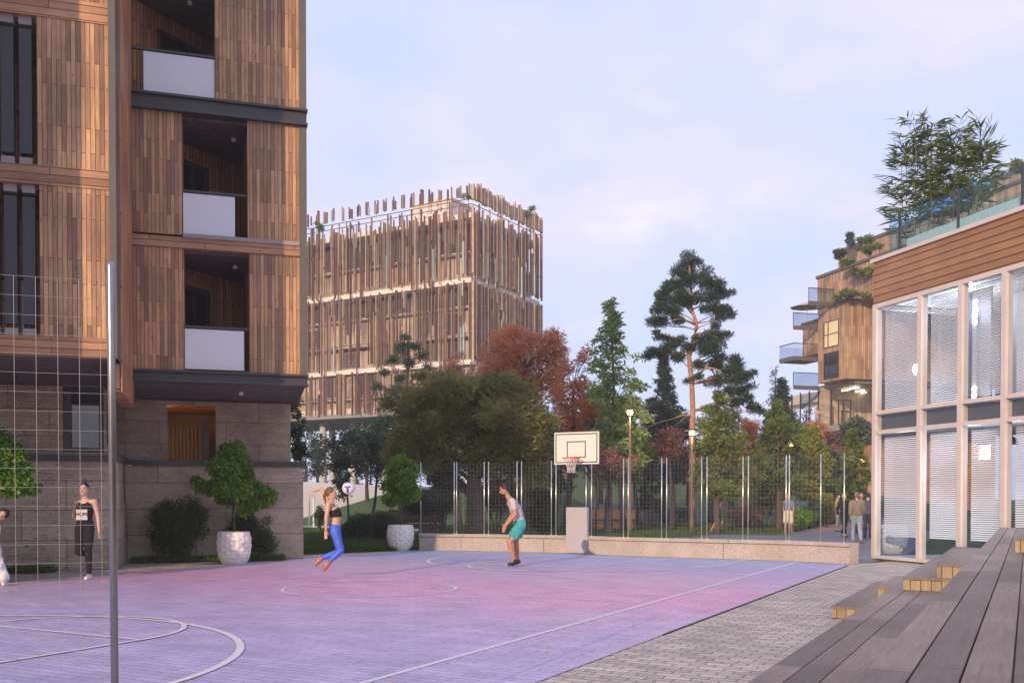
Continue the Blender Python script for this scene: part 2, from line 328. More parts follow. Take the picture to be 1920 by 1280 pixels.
# ------------------------------------------------------------------ frames
C = Frame((-2.35, 16.2), R(27.8))           # court: local x across, local y along
L = Frame(gp(569, 1046), R(-17.3))          # timber apartment block
G = Frame(gp(1634, 1048), R(-17.3))         # glazed pavilion
def struct(name, mb, m, parent=None): return tag(mb.build(name, m), kind='structure')
def P(px, py, z=0): return gp(px, py, z)
# ------------------------------------------------------------------ ground
mb = MB(); mb.sheet([(-500, -60), (500, -60), (500, 700), (-500, 700)], -.02)
struct('lawn', mb, MGRASS)
mb = MB(); mb.add([(*C.loc(P(*q)).xy, 0) for q in [(569, 1046), (790, 1034.5), (1640, 985), (1760, 1010)]][:0], [])
pav = [C.loc(p) for p in [(-40, -12, 0), (40, -12, 0), (40, 24, 0), (14, 26.5, 0)]] + [C.loc(P(*q)) for q in [(1600, 1056), (1300, 1046), (790, 1030), (569, 1040)]] + [C.loc((-12, 27, 0)), C.loc((-40, 27, 0))]
mb = MB(); mb.sheet([(p.x, p.y) for p in pav], -.006)
o = struct('pavement', mb, MPAVE); o.location = C.o; o.rotation_euler = (0, 0, C.a)
# wall base line (convex, bowing away)
WB = [P(*q) for q in [(786, 1031), (905, 1033), (993, 1034.7), (1072, 1036.6), (1155, 1041), (1265, 1044.6), (1378, 1048), (1459, 1050.6), (1530, 1053.6), (1593, 1057.5)]]
ct = [C.loc(p) for p in WB]
ct = [(-6.1, -14), (6.1, -14)] + [(6.1, C.loc(P(1580, 1062)).y)] + [(p.x, p.y+.05) for p in ct[::-1]] + [(C.loc(P(790, 1031)).x, C.loc(P(790, 1031)).y-.3), (-6.1, C.loc(P(575, 1046)).y+.3)]
mb = MB(); mb.sheet(ct, 0.0)
o = struct('basketball_court', mb, MCOURT); o.location = C.o; o.rotation_euler = (0, 0, C.a)
LW = .055; lm = MB(); ZL = .004
ZK = [0]
def zl_():
    ZK[0] += 1; return .003+.0004*ZK[0]
def strip(a, b, w=LW):
    a = Vector(a); b = Vector(b); d = (b-a).normalized(); n = Vector((-d.y, d.x))*w/2
    lm.sheet([a-n, b-n, b+n, a+n], zl_())
def arc(cx, cy, r, a0, a1, w=LW, n=48):
    ZL = zl_()
    for i in range(n):
        t0, t1 = R(a0+(a1-a0)*i/n), R(a0+(a1-a0)*(i+1)/n)
        lm.sheet([(cx+(r-w/2)*math.cos(t0), cy+(r-w/2)*math.sin(t0)), (cx+(r+w/2)*math.cos(t0), cy+(r+w/2)*math.sin(t0)), (cx+(r+w/2)*math.cos(t1), cy+(r+w/2)*math.sin(t1)), (cx+(r-w/2)*math.cos(t1), cy+(r-w/2)*math.sin(t1))], ZL)
strip((-4.87, -11.2), (-4.87, 9.4)); strip((4.87, -11.2), (4.87, 10.2)); strip((-4.84, 0), (-1.45, 0)); strip((1.45, 0), (4.84, 0)); strip((-1.39, 0), (1.39, 0))
arc(0, 0, 1.42, 0, 360, n=64)
for s in (1, -1):
    cy = 8.25*s; a0 = 180 if s > 0 else 0
    arc(.05, cy, 3.55, a0, a0+180, .075); strip((-3.5, cy), (-3.5, cy+2.1*s)); strip((3.6, cy), (3.6, cy+2.1*s))
    strip((-1.35, 5.95*s), (1.35, 5.95*s)); strip((-1.38, 5.92*s), (-1.38, 10*s)); strip((1.38, 5.92*s), (1.38, 10*s))
    arc(0, 5.95*s, 1.38, a0, a0+180, .06)
o = lm.build('court_marking', MLINE); tag(o, kind='structure'); o.location = C.o; o.rotation_euler = (0, 0, C.a)
mb = MB(); mb.box(6.1, 6.118, -3, C.loc(P(1580, 1062)).y+.4, -.02, .012)
o = struct('court_edging', mb, MDARK); o.location = C.o; o.rotation_euler = (0, 0, C.a)
# far path, running track, kerb
mb = MB(); mb.sheet([P(*q) for q in [(1300, 1011), (1335, 1001.5), (1480, 1002.5), (1560, 994.5), (1700, 984), (1900, 975)]][:0] or [P(*q).xy for q in [(1600, 1056), (1640, 1053), (1700, 1040), (1760, 1000), (1700, 981), (1640, 985), (1560, 994.5), (1480, 1002.5), (1335, 1001.5), (1250, 1008), (1300, 1040)]], -.002)
struct('path', mb, MBLUEPAVE)
mb = MB(); mb.sheet([P(*q).xy for q in [(1480, 1002.3), (1560, 994.3), (1640, 985), (1700, 981), (1700, 963), (1640, 970), (1560, 985), (1500, 999)]], .002)
struct('running_track', mb, pm('track_rubber', (.30, .16, .17), .9, noise=.2, nscale=6))
mb = MB()
q = [(1492, 1000.5), (1560, 985), (1640, 970), (1700, 963)]
for a, b in zip(q, q[1:]): mb.wallseg(P(*a), P(*b), .12, -.02, .05)
q = [(1480, 1003), (1560, 995), (1640, 985.6), (1700, 981.5)]
for a, b in zip(q, q[1:]): mb.wallseg(P(*a), P(*b), .06, -.02, .012)
struct('kerb', mb, MCAP)
mb = MB(); mb.sheet([P(*q).xy for q in [(569, 989), (720, 990), (860, 1000), (1290, 999), (1290, 996.5), (860, 996), (720, 985), (569, 985)]], -.004)
struct('park_path', mb, pm('pale_path', (.36, .34, .36), .8, noise=.12, nscale=2))
# berm hill in the park
def hill(name, pts, z, mat):
    pass
hv = []; NX, NY = 60, 24
for j in range(NY):
    for i in range(NX):
        x = -45+90*i/(NX-1)+6; y = 66+60*j/(NY-1)
        t = min(1, max(0, (y-70)/22)); s = t*t*(3-2*t); ex = min(1, max(0, (x+9)/12))*min(1, max(0, (42-x)/14))
        z = 3.7*s*ex*(1+.12*math.sin(x*.31)+.08*math.sin(x*.13+y*.2)) - .05
        hv.append((x, y, z))
me = MB(); me.add(hv, [(j*NX+i, j*NX+i+1, (j+1)*NX+i+1, (j+1)*NX+i) for j in range(NY-1) for i in range(NX-1)])
tag(me.build('hill', MGRASS, smooth=True), kind='structure')
# ------------------------------------------------------------------ timber apartment block
root = empty('apartment_building', (*L.o.xy, 0), L.a, 'tall timber clad apartment block on a travertine base at the left edge', 'building')
def B(mb, name, m, parent=None, **k): return mb.build(name, m, parent or root, **k)
YB = 0.0; YU = .28                                          # base plane, upper stone plane
XR, zs = L.hy(YU, 545, 757)                                 # soffit height, right end of upper stone
q = L.loc(gp(578, 727, zs)); YW = q.y; XW = q.x             # right timber plane and its right edge
XI = L.hy(YW, 242, 600)[0]                                  # inner corner on right timber plane
XIB = L.hy(YB, 243, 1000)[0]
qb = L.g(222, 1066); YLB = qb.y; XLB = qb.x                 # left base corner
YLU = YLB+.25
YLW = YW-3.35
XF0 = L.hy(YLW, 206, 400)[0]; XF1 = L.hy(YLW, 219, 400)[0]
zl = L.hy(YLW, 200, 672)[1]
print('L', XR, zs, YW, XW, XI, XIB, YLB, XLB, YLW, XF0, zl)
XLEFT = XF0-9
ztopL = L.hy(YB, 400, 866)[1]
# stone
mb = MB()
mb.box(XLB-.02, 0, YB, YB+8, -.1, ztopL-.1)
mb.box(XLEFT, XLB, YLB, YB+8, -.1, ztopL-.1)
B(mb, 'stone_base', MSTONE2)
mb = MB()
xa, z1 = L.hy(YU, 313, 757); xb, z0 = L.hy(YU, 405, 866)
z0 = ztopL-.02
mb.box(XLB-.45, xa, YU, YU+.3, z0, zs); mb.box(xb, XR, YU, YU+.3, z0, zs); mb.box(xa, xb, YU, YU+.3, z1, zs)
mb.box(XR-.3, XR, YU+.3, YB+8, z0, zs)
XLU = XLB-.28
wl0, wz1 = L.hy(YLU, 117, 722); wl1, wz0 = L.hy(YLU, 195, 850)
mb.box(XLEFT, wl0, YLU, YLU+.3, z0, zs); mb.box(wl1, XLU, YLU, YLU+.3, z0, zs); mb.box(wl0, wl1, YLU, YLU+.3, wz1, zs); mb.box(wl0, wl1, YLU, YLU+.3, z0, wz0+.02)
mb.box(XLU-.3, XLU, YLU+.3, YU, z0, zs)
B(mb, 'stone_wall', MSTONE)
mb = MB()
for (x0, x1, y0, y1) in ((XLB+.1, .07, YB-.1, YU+.1), (XLEFT, XLB+.1, YLB-.12, YLU+.1), (XLB-.5, XLB+.1, YLU+.1, YB-.1), (-.35, .07, YU+.1, YB+8)):
    mb.box(x0, x1, y0, y1, ztopL-.1, ztopL+.03)
B(mb, 'ledge', MDARK)
# ground floor window openings
mb = MB(); mb.box(xa-.5, xb+1.5, YU+3.4, YU+3.5, z0, zs); mb.box(xb+.02, xb+.1, YU+.3, YU+3.4, z0, zs); mb.box(xa-.5, xb+1.5, YU+.3, YU+3.4, zs-.06, zs-.01); mb.box(xa-.6, xa-.5, YU+.3, YU+3.4, z0, zs)
ri = B(mb, 'lit_room', MWOODIN)
mb = MB(); cx0, cx1 = xa-.3, xa+.75
pts = []
for i in range(60): pts.append((cx0+(cx1-cx0)*i/59, YU+2.6+.06*math.sin(i*1.15)))
for a, b in zip(pts, pts[1:]): mb.wallseg((*a, 0), (*b, 0), .01, z0, zs-.45)
B(mb, 'curtain', pm('beige_curtain', (.34, .27, .19), .9), ri)
mb = MB(); mb.box(xa+.8, xa+.98, YU+2.5, YU+2.58, z0, zs-.4); B(mb, 'door_jamb', MDARK, ri); mb = MB(); mb.box(xb-.35, xb-.16, YU+1.2, YU+1.3, z0, zs-.35)
B(mb, 'door_jamb', MDARK, ri)
mb = MB(); mb.box(xa-.46, xa-.2, YU+.5, YU+.9, zs-.14, zs-.09); B(mb, 'ceiling_lamp', emat('room_fill_glow', (1, .62, .25), 22), ri)  # glowing panel added out of sight to light the room
mb = MB(); f = .07
mb.box(wl0, wl0+.16, YLU+.04, YLU+.14, wz0, wz1); mb.box(wl1-.1, wl1, YLU+.04, YLU+.14, wz0, wz1); mb.box(wl0+.16, wl1-.1, YLU+.04, YLU+.14, wz1-.09, wz1); mb.box(wl0+.16, wl1-.1, YLU+.04, YLU+.14, wz0, wz0+.12)
wf = B(mb, 'window', MDARK)
MPANEL = pm('frosted_white', (.58, .58, .62), .1, spec=1.0, coat=1.0)
mb = MB(); mb.box(wl0+.16, wl1-.1, YLU+.1, YLU+.12, wz0+.12, wz1-.09); B(mb, 'pane', glass('window_glass', (.85, .88, .95), 2.2, 0, .55), wf)
mb = MB(); mb.box(wl0+.1, wl1, YLU+.2, YLU+.24, wz1-.45, wz1); B(mb, 'roller_blind', MWHITE, wf)
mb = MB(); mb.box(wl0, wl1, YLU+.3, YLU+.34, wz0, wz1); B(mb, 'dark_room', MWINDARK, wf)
mb = MB(); mb.box(XLU+.004, XLU+.02, YLU+.55, YLU+1.0, ztopL+.3, ztopL+1.15); B(mb, 'slot_window', MDARK)
mb = MB(); mb.box(XLB+.004, XLB+.02, YLB+1.5, YLB+1.9, ztopL-1.0, ztopL-.12); B(mb, 'slot_window', MWINDARK)
# right timber block --------------------------------------------------------
T = .16
def floorz(pyt, px=243): return L.hy(YW, px, pyt)[1]
zA0 = floorz(691); zA1 = floorz(459); zB0 = floorz(433); zB1 = floorz(202); zC0 = floorz(170); zC1 = zC0+(zB1-zB0)
zD0 = zC1+.27; zD1 = zD0+2.6
zbot = L.hy(YW, 243, 714)[1]
fl = [(zA0, zA1, 345, 467), (zB0, zB1, 343, 465), (zC0, zC1, 237, 405), (zD0, zD1, 345, 465)]
for k, (a, b, pa, pb) in enumerate(fl):
    x0 = L.hy(YW, pa, 500)[0]; x1 = L.hy(YW, pb, 500)[0]
    if pa == 237: x0 = XI+.02
    else:
        m = MB(); m.box(XI, x0, YW, YW+T, a, b); m.box(x0-.05, x0, YW+T, YW+1.3, a, b); B(m, 'timber_panel', MV)
    m = MB(); m.box(x1, XW-.17, YW, YW+T, a, b); m.box(x1, x1+.05, YW+T, YW+3.0, a, b); B(m, 'timber_panel', MV)
    # recess: slanted back wall, floor, ceiling
    s = math.sqrt(.5)
    A = Vector((x0-.9, YW+.75)); 
    if pa == 237: A = Vector((x0-.3, YW+.9))
    Bp = A+Vector((s, s))*4.4
    m = MB(); m.wallseg(A, Bp, .1, a, b); B(m, 'recess_wall', MRECD)
    m = MB(); m.box(XI, XW-.17, YW+T, YW+4.6, b-.05, b-.004); B(m, 'balcony_ceiling', MSOFF)
    m = MB(); m.box(XI, XW-.17, YW+T, YW+4.6, a+.004, a+.06); B(m, 'balcony_floor', MSOFF)
    d = Vector((s, s)); n = Vector((s, -s))
    t0 = 1.0 if pa != 237 else 1.1; wd = .95 if pa != 237 else 1.6
    m = MB(); p0 = A+d*t0+n*.03; p1 = A+d*(t0+wd)+n*.03
    m.wallseg(p0, p1, .05, a+.06, b-.42); wdw = B(m, 'balcony_door', MWINDARK)
    m = MB()
    for u0, u1, v0, v1 in ((0, .09, a+.06, b-.42), (wd-.09, wd, a+.06, b-.42), (.09, wd-.09, b-.51, b-.42), (wd*.5-.03, wd*.5+.03, a+.06, b-.51)):
        m.wallseg(A+d*(t0+u0)+n*.06, A+d*(t0+u1)+n*.06, .05, v0, v1)
    B(m, 'door_frame', MDARK, wdw)
    m = MB(); px = {345: 449, 343: 448, 237: 330}.get(pa, 449)
    lx = x1-.25 if pa != 237 else x1-.5
    m.lathe([(.0, -.06), (.05, -.06), (.05, 0), (0, 0)], (lx, YW+1.0, b-.05), 12); B(m, 'ceiling_lamp', MWHITE)
    # balustrade
    zr = L.hy(YW, pb, {0: 619, 1: 369, 2: 109}.get(k, 109))[1] if k < 3 else a+.95
    g0 = x0 if pa != 237 else L.hy(YW, 268, 150)[0]
    g1 = L.hy(YW, {0: 458, 1: 442, 2: 405, 3: 445}[k], 500)[0]
    m = MB(); m.box(g0+.01, g1-.01, YW+.05, YW+.065, a+.05, zr-.02); B(m, 'balustrade_panel', MPANEL)
    m = MB(); m.box((x0 if pa != 237 else XI), x1, YW+.03, YW+.09, zr, zr+.045); B(m, 'handrail', MDARK)
# bands
m = MB(); m.box(XI, XW-.17, YW-.02, YW+T, zA1, zB0-.05); B(m, 'timber_band', MH)
m = MB(); m.box(L.hy(YW, 343, 440)[0], XW-.17, YW-.05, YW+T, zB0-.05, zB0+.03); B(m, 'grey_sill', MCAP)
for (za, zb, nm) in ((zbot, zA0, 'edge_beam'), (zB1, zC0, 'edge_beam'), (zC1, zD0, 'edge_beam')):
    m = MB(); m.box(XI, XW-.02, YW-.04, YW+T, za+.05, zb-.05); m.box(XI, XW, YW-.12, YW+T, zb-.05, zb); m.box(XI, XW, YW-.12, YW+T, za, za+.05); B(m, nm, MDARK, bevel=.004)
m = MB(); m.box(XW-.17, XW-.02, YW-.03, YW+5, zA0, zB1-.002); m.box(XW-.17, XW-.02, YW-.03, YW+5, zC0+.002, zC1-.002); m.box(XW-.17, XW-.02, YW-.03, YW+5, zD0+.002, zD1+2); B(m, 'corner_fin', MFASC)
m = MB(); m.prism([(XI, YW+T), (XW-.05, YW+T), (XR+.25, YU+1.2), (XR+.25, YU+5), (XI, YU+5)], zbot+.01, zbot+.07); B(m, 'soffit', MSOFF)
m = MB(); m.lathe([(0, -.07), (.05, -.07), (.05, 0), (0, 0)], (L.hy(YW+1.6, 452, 740)[0], YW+1.6, zbot+.01), 12); B(m, 'soffit_lamp', MWHITE)
m = MB(); m.box(XI-4, XW-.3, YW+5, YW+8, zbot+.1, zD1+2); B(m, 'core_wall', MRECD)
# unseen wing added left of the view to cast shade on the facade
ya = YLW-3.4; xe = L.hy(YLW, 150, 350)[0]-3.4*math.tan(R(41))
m = MB(); m.box(XLEFT-3, xe, ya, YLW+.01, zl, 16); B(m, 'unseen_shade_wing', MV)
m = MB(); m.box(XLEFT-3, xe-2.4, ya+1.2, YLB, -.1, zl-.002); B(m, 'shade_wing_base', MSTONE2)
for k in range(4):
    m = MB(); m.box(xe+.004, xe+.03, ya+.9, ya+2.6, zl+.5+2.9*k, zl+2.4+2.9*k); B(m, 'shade_wing_window', MWINDARK)
# left timber block ---------------------------------------------------------
m = MB(); m.box(XF0, XF1, YLW-.12, YW-.02, zl-.0, zD1+2); B(m, 'corner_fin', MFASC)
m = MB(); m.box(XF1-.2, XF1+.02, YLW+.62, YW+.3, zl-.5, zD1+2); B(m, 'side_wall', MRECD)
m = MB(); m.box(XLEFT, XF1, YLW+.1, YU, zl+.0, zl+.08); B(m, 'soffit', MSOFF)
def lz(py, px=203): return L.hy(YLW, px, py)[1]
bands = [(lz(672), lz(636)), (lz(357), lz(322)), (lz(48), lz(10))]
bands.append((bands[2][0]+2.9, bands[2][1]+2.9))
for a, b in bands:
    m = MB(); m.box(XLEFT, XF0, YLW-.02, YLW+T, a, b); B(m, 'timber_band', MH)
xo = L.hy(YLW, 70, 300)[0]; xo2 = L.hy(YLW, 75, 500)[0]
for k in range(3):
    a, b = bands[k][1], bands[k+1][0]; x = xo2 if k == 0 else xo
    m = MB(); m.box(x, XF0, YLW, YLW+T, a, b); m.box(x, x+.05, YLW+T, YLW+2, a, b); B(m, 'timber_panel', MV)
    m = MB(); m.box(XLEFT, x-2.6, YLW, YLW+T, a, b); B(m, 'timber_panel', MV)
    m = MB(); m.box(XLEFT, XF0, YLW+2.0, YLW+2.1, a, b); m.box(XLEFT, XF0, YLW+.17, YLW+2, b-.05, b-.004); B(m, 'recess_wall', MREC)
    for px in (-14, 19, 53):
        if k == 0: px += 4
        cx = L.hy(YLW+.2, px, 500)[0]
        m = MB(); m.box(cx-.095, cx+.095, YLW+.08, YLW+.24, a+.2, b-.2, 0)
        lv = B(m, 'louvre', MLOUV)
        m = MB(); m.box(cx-.10, cx+.10, YLW+.075, YLW+.245, a+.0, a+.13); B(m, 'louvre_cap', MCAP, lv); m = MB(); m.box(cx-.10, cx+.10, YLW+.075, YLW+.245, b-.13, b); B(m, 'louvre_cap', MCAP, lv)
    m = MB(); cx = L.hy(YLW+.5, 42, 500)[0]; m.box(cx-.015, cx+.015, YLW+.5, YLW+.53, a+.05, a+1.0); B(m, 'balcony_post', MWHITE)
    m = MB(); m.box(x-2.6, x, YLW+.5, YLW+.54, a+1.0, a+1.05); B(m, 'handrail', MDARK)
# ------------------------------------------------------------------ glazed pavilion
MGLASS = glass('facade_glass', (.95, .97, 1.0), 1.15, 0, .96)
MBLIND = pm('blind_slat', (.78, .78, .80), .5)
gr = empty('glazed_pavilion', (*G.o.xy, 0), G.a, 'two storey glass pavilion with white frame and horizontal cedar cladding at the right', 'building')
def GB(mb, name, m, parent=None, **k): return mb.build(name, m, parent or gr, **k)
def gz(py): return G.hx(0, 1634, py)[1]
zcap, zc0, zf1, zm1, zm2, zb = gz(488), gz(495), gz(573), gz(775), gz(811), gz(1040)
NE = -17.0                                                # near end of the facade
ys = [0, -1.62] + [-1.62-1.27*k for k in range(1, 12)]
for i, px in enumerate((1641, 1724, 1800, 1882)): ys[i] = G.hx(0, px, 700)[0] if i else -.07
for i in range(4, 13): ys[i] = ys[i-1]-(ys[2]-ys[3])
print('G', zcap, zf1, zm1, zm2, zb, ys[:5])
m = MB(); m.box(-.06, 8, NE, .06, zc0, zcap); GB(m, 'roof_edge', MFRAME, bevel=.005)
m = MB(); m.box(0, .2, NE, .0, zf1+.0, zc0); m.box(0.2, 8, -.2, 0, zf1, zc0); GB(m, 'cedar_cladding', MCL)
m = MB(); D = .16
for k, y in enumerate(ys):
    m.box(-.02, D, y-.065, y+.065, zb, zf1-.1)
GB(m, 'mullion', MFRAME, bevel=.004)
m = MB()
for (a, b) in ((zf1-.1, zf1), (zm1-.045, zm1+.045), (zm2-.045, zm2+.045), (zb-.07, zb)):
    m.box(-.012, D-.01, NE, .0, a, b)
m.box(0, 8, -.13, .02, zf1-.1, zf1-.002); m.box(7.9, 8, -.13, .02, zb, zf1-.1); m.box(7.8, 7.88, NE, -.14, zb, zf1-.1); m.box(3.9, 4, -.13, .02, zb, zf1-.1)
GB(m, 'transom', MFRAME)
m = MB(); m.box(.06, 7.9, NE, -.06, -.1, zb-.07); GB(m, 'timber_plinth', MEND)
m = MB(); m.box(.17, 8, NE, -.14, zm2+.05, zm1-.05); GB(m, 'floor_slab', pm('slab_edge', (.10, .09, .095), .6))
m = MB(); m.box(.17, 8, NE, -.14, zb-.06, zb-.01); GB(m, 'ground_floor', pm('indoor_floor', (.32, .33, .38), .3))
m = MB(); m.box(.2, 8, NE, -.14, zf1+.0, zf1+.04); GB(m, 'ceiling', MWHITE)
m = MB(); m.box(3.6, 3.7, NE, -2.7, zb, zf1); m.box(2.2, 3.6, -4.6, -4.5, zb, zf1); m.box(1.6, 1.7, -7.6, -3.6, zb, zm2-.1); m.box(1.5, 1.56, -9, -2.75, zm1, zf1-.2); GB(m, 'partition', MWHITE)
m = MB(); m.box(3.2, 8, -2.7, -2.6, zb, zf1); m.box(1.1, 1.15, -2.6, -1.9, zm1, zf1); GB(m, 'dark_partition', pm('grey_blue_partition', (.16, .17, .22), .6))
for k in range(6):
    for a, b in ((zb, zm2-.045), (zm2+.045, zm1-.045), (zm1+.045, zf1-.1)):
        m = MB(); m.box(.05, .062, ys[k+1]+.065, ys[k]-.065, a, b); GB(m, 'glass_pane', MGLASS)
# far end glass
m = MB(); m.box(.17, 3.9, -.06, -.05, zb, zf1-.1); m.box(4, 7.9, -.06, -.05, zb, zf1-.1); GB(m, 'glass_pane', MGLASS)
# venetian blinds
for k in range(6):
    y0, y1 = ys[k+1]+.10, ys[k]-.09
    for (a, b, lo) in ((zb, zm2, zb+.45), (zm1, zf1, zm1+.06)):
        if k in (2,) and a > 2: lo = zm1+.1
        m = MB(); z = b-.16; tilt = .35 if k != 1 else .5
        while z > lo:
            m.add([(.22, y0, z-.002), (.22, y1, z-.002), (.252, y1, z+.026), (.252, y0, z+.026), (.222, y0, z-.004), (.222, y1, z-.004), (.254, y1, z+.024), (.254, y0, z+.024)],
                  [(0, 1, 2, 3), (7, 6, 5, 4), (0, 4, 5, 1), (3, 2, 6, 7)]); z -= .046
        for yy in (y0+.25, y1-.25): m.tube([(.24, yy, lo), (.24, yy, b-.1)], .003, 4)
        GB(m, 'venetian_blind', MBLIND)
# round ceiling lamps, wall poster, dark lamp shades, floor lamp inside
ME = emat('white_globe', (.95, .97, 1), 30)
def inside(x, px, py): y, z = G.hx(x, px, py); return (x, y, z)
for (px, py) in ((1829, 566), (1829, 579), (1828, 591), (1828, 603), (1827, 728), (1826, 741)):
    m = MB(); m.ball(inside(.9, px, py), .052, 14, 8); GB(m, 'globe_lamp', ME)
m = MB(); p = inside(.95, 1828, 560); q = inside(.95, 1827, 748); m.box(.93, .97, p[1]-.06, p[1]+.06, q[2], p[2]); GB(m, 'lamp_rail', pm('rail_grey', (.35, .36, .4), .4))
for (px, py, zz) in ((1829, 580, None), (1829, 640, zm2-.5), (1700, 640, zm2-.5), (1700, 600, zf1-.8), (1900, 640, zm2-.5)):  # point lights added to brighten the rooms, most with no lamp there
    q = inside(1.15, px, py); l = bpy.data.lights.new('lamp_and_fill_light', 'POINT'); l.energy = 70; l.color = (.9, .94, 1); l.shadow_soft_size = .25
    lo_ = bpy.data.objects.new('lamp_and_fill_light', l); col.objects.link(lo_); lo_.parent = gr; lo_.location = (q[0], q[1], zz or q[2])
m = MB(); m.ball(inside(1.3, 1717, 692), .09, 14, 8, sc=(.5, 1, 1.5)); GB(m, 'globe_lamp', ME)
m = MB(); p = inside(1.4, 1836, 832); q = inside(1.4, 1856, 860); m.box(1.4, 1.42, q[1], p[1], q[2], p[2]); po = GB(m, 'poster', MWHITE)
m = MB(); m.box(1.39, 1.399, q[1], p[1], (p[2]+q[2])/2+.06, (p[2]+q[2])/2+.085); m.box(1.39, 1.399, p[1]-.02, p[1]+.16, q[2]+.05, q[2]+.09); GB(m, 'red_lettering', pm('red_ink', (.55, .03, .04), .5), po)
m = MB(); c0 = inside(1.38, 1831, 845)
m.lathe([(.055, 0), (.085, 0), (.085, .01), (.055, .01), (.055, 0)], (0, 0, 0), 18)
rg = GB(m, 'round_badge', pm('red_ink2', (.55, .03, .04), .5), po); rg.rotation_euler = (0, R(90), 0); rg.location = c0
for px, py in ((1842, 828), (1895, 826)):
    c0 = inside(.8, px, py); m = MB(); m.lathe([(.02, .0), (.14, -.1), (.17, -.2), (.165, -.2), (.13, -.1), (.0, -.01)], (c0[0], c0[1], c0[2]+.12), 16); m.tube([(c0[0], c0[1], c0[2]+.12), (c0[0], c0[1], zm2)], .006, 5); GB(m, 'pendant_shade', MDARK)
m = MB(); y, z = G.hx(.5, 1838, 700); m.box(.55, .6, G.hx(.55, 1876, 700)[0], G.hx(.55, 1866, 700)[0], zm1+.05, zm1+1.1); GB(m, 'blue_screen', pm('blue_panel', (.04, .10, .30), .4))
m = MB(); m.box(.5, .56, ys[4]+.15, ys[3]-.35, zm1+.1, zf1-.3); m.box(.5, .56, ys[4]-.9, ys[4]+.0, zb, zm2-.15); GB(m, 'white_screen', MWHITE)
# indoor planter seen through glass
def faceted_pot(r0, r1, r2, h, nseg=9, nlev=9):
    """white planter whose skin is a net of raised diamonds"""
    m = MB(); n = nseg*2; vs = []
    for j in range(nlev+1):
        t = j/nlev; r = float(np.interp(t, [0, .2, .5, .75, 1], [r0, (r0+r1)*.53, r1, r1*.99, r2]))
        for i in range(n):
            a = 2*math.pi*i/n; up = ((i+j) % 2 == 0) and 0 < j < nlev
            rr = r*(1.035 if up else .98)
            vs.append((rr*math.cos(a), rr*math.sin(a), h*t))
    fs = []
    for j in range(nlev):
        for i in range(n):
            a, b, c, d = j*n+i, j*n+(i+1) % n, (j+1)*n+(i+1) % n, (j+1)*n+i
            if (i+j) % 2 == 0: fs += [(a, b, d), (b, c, d)]     # crease joins the low corners
            else: fs += [(a, b, c), (a, c, d)]
    m.add(vs, fs); m.add([(.975*r0*math.cos(2*math.pi*i/n)*.98, .975*r0*math.sin(2*math.pi*i/n)*.98, 0) for i in range(n)], [tuple(range(n-1, -1, -1))])
    m.lathe([(r2*.975, h), (r2*.9, h), (r2*.88, h-.1)], n=n); return m
pt = empty('planter', G.wor((1.0, G.hx(1.0, 1672, 1000)[0], zb)), 0, 'white faceted planter standing inside the glass pavilion near its corner', 'planter')
faceted_pot(.27, .385, .35, .72).build('pot', MPOT, pt)
m = MB(); m.lathe([(0, .62), (.3, .62)], n=20); m.build('soil', MSOIL, pt)
# roof balustrade
MBLUE = glass('blue_balustrade_glass', (.84, .94, .98), .7, 0, .99); MBLUE2 = glass('deep_blue_glass', (.6, .8, .97), .7, 0, .97)
bx = .25; yb0, zt = G.hx(bx, 1668, 408); zt = G.hx(bx, 1668, 408)[1]
b = empty('roof_balustrade', (*G.o.xy, 0), G.a, 'blue tinted glass balustrade along the roof edge of the pavilion', 'balustrade')
yy = [yb0]; 
for px in (1686, 1796, 1916): yy.append(G.hx(bx, px, 420)[0])
yy += [yy[-1]-1.6*k for k in (1, 2, 3)]
m = MB(); m.box(bx+.0, bx+2.2, yb0-.02, yb0, zcap, zt); m.build('glass_panel', MBLUE, b)
for a, c in zip(yy, yy[1:]):
    m = MB(); m.box(bx, bx+.018, c+.015, a-.015, zcap, zt); m.build('glass_panel', MBLUE, b)
for a in yy[1:]:
    m = MB(); m.box(bx-.02, bx+.04, a-.012, a+.012, zcap, zt); m.build('glass_clamp', MDARK, b)
m = MB(); m.box(bx+2.2, bx+2.22, NE, yb0, zcap, zt+.3); m.build('glass_panel', MBLUE, b)
# low planter on the roof
m = MB(); m.box(.55, 1.7, -5.2, yb0-.25, zcap, zcap+.42); tag(m.build('roof_planter', pm('speckled_planter', (.55, .6, .55), .7, noise=.2, nscale=30)), 'pale low planter trough on the pavilion roof holding the bamboo', 'planter')
o = bpy.data.objects['roof_planter']; o.location = (*G.o.xy, 0); o.rotation_euler = (0, 0, G.a)
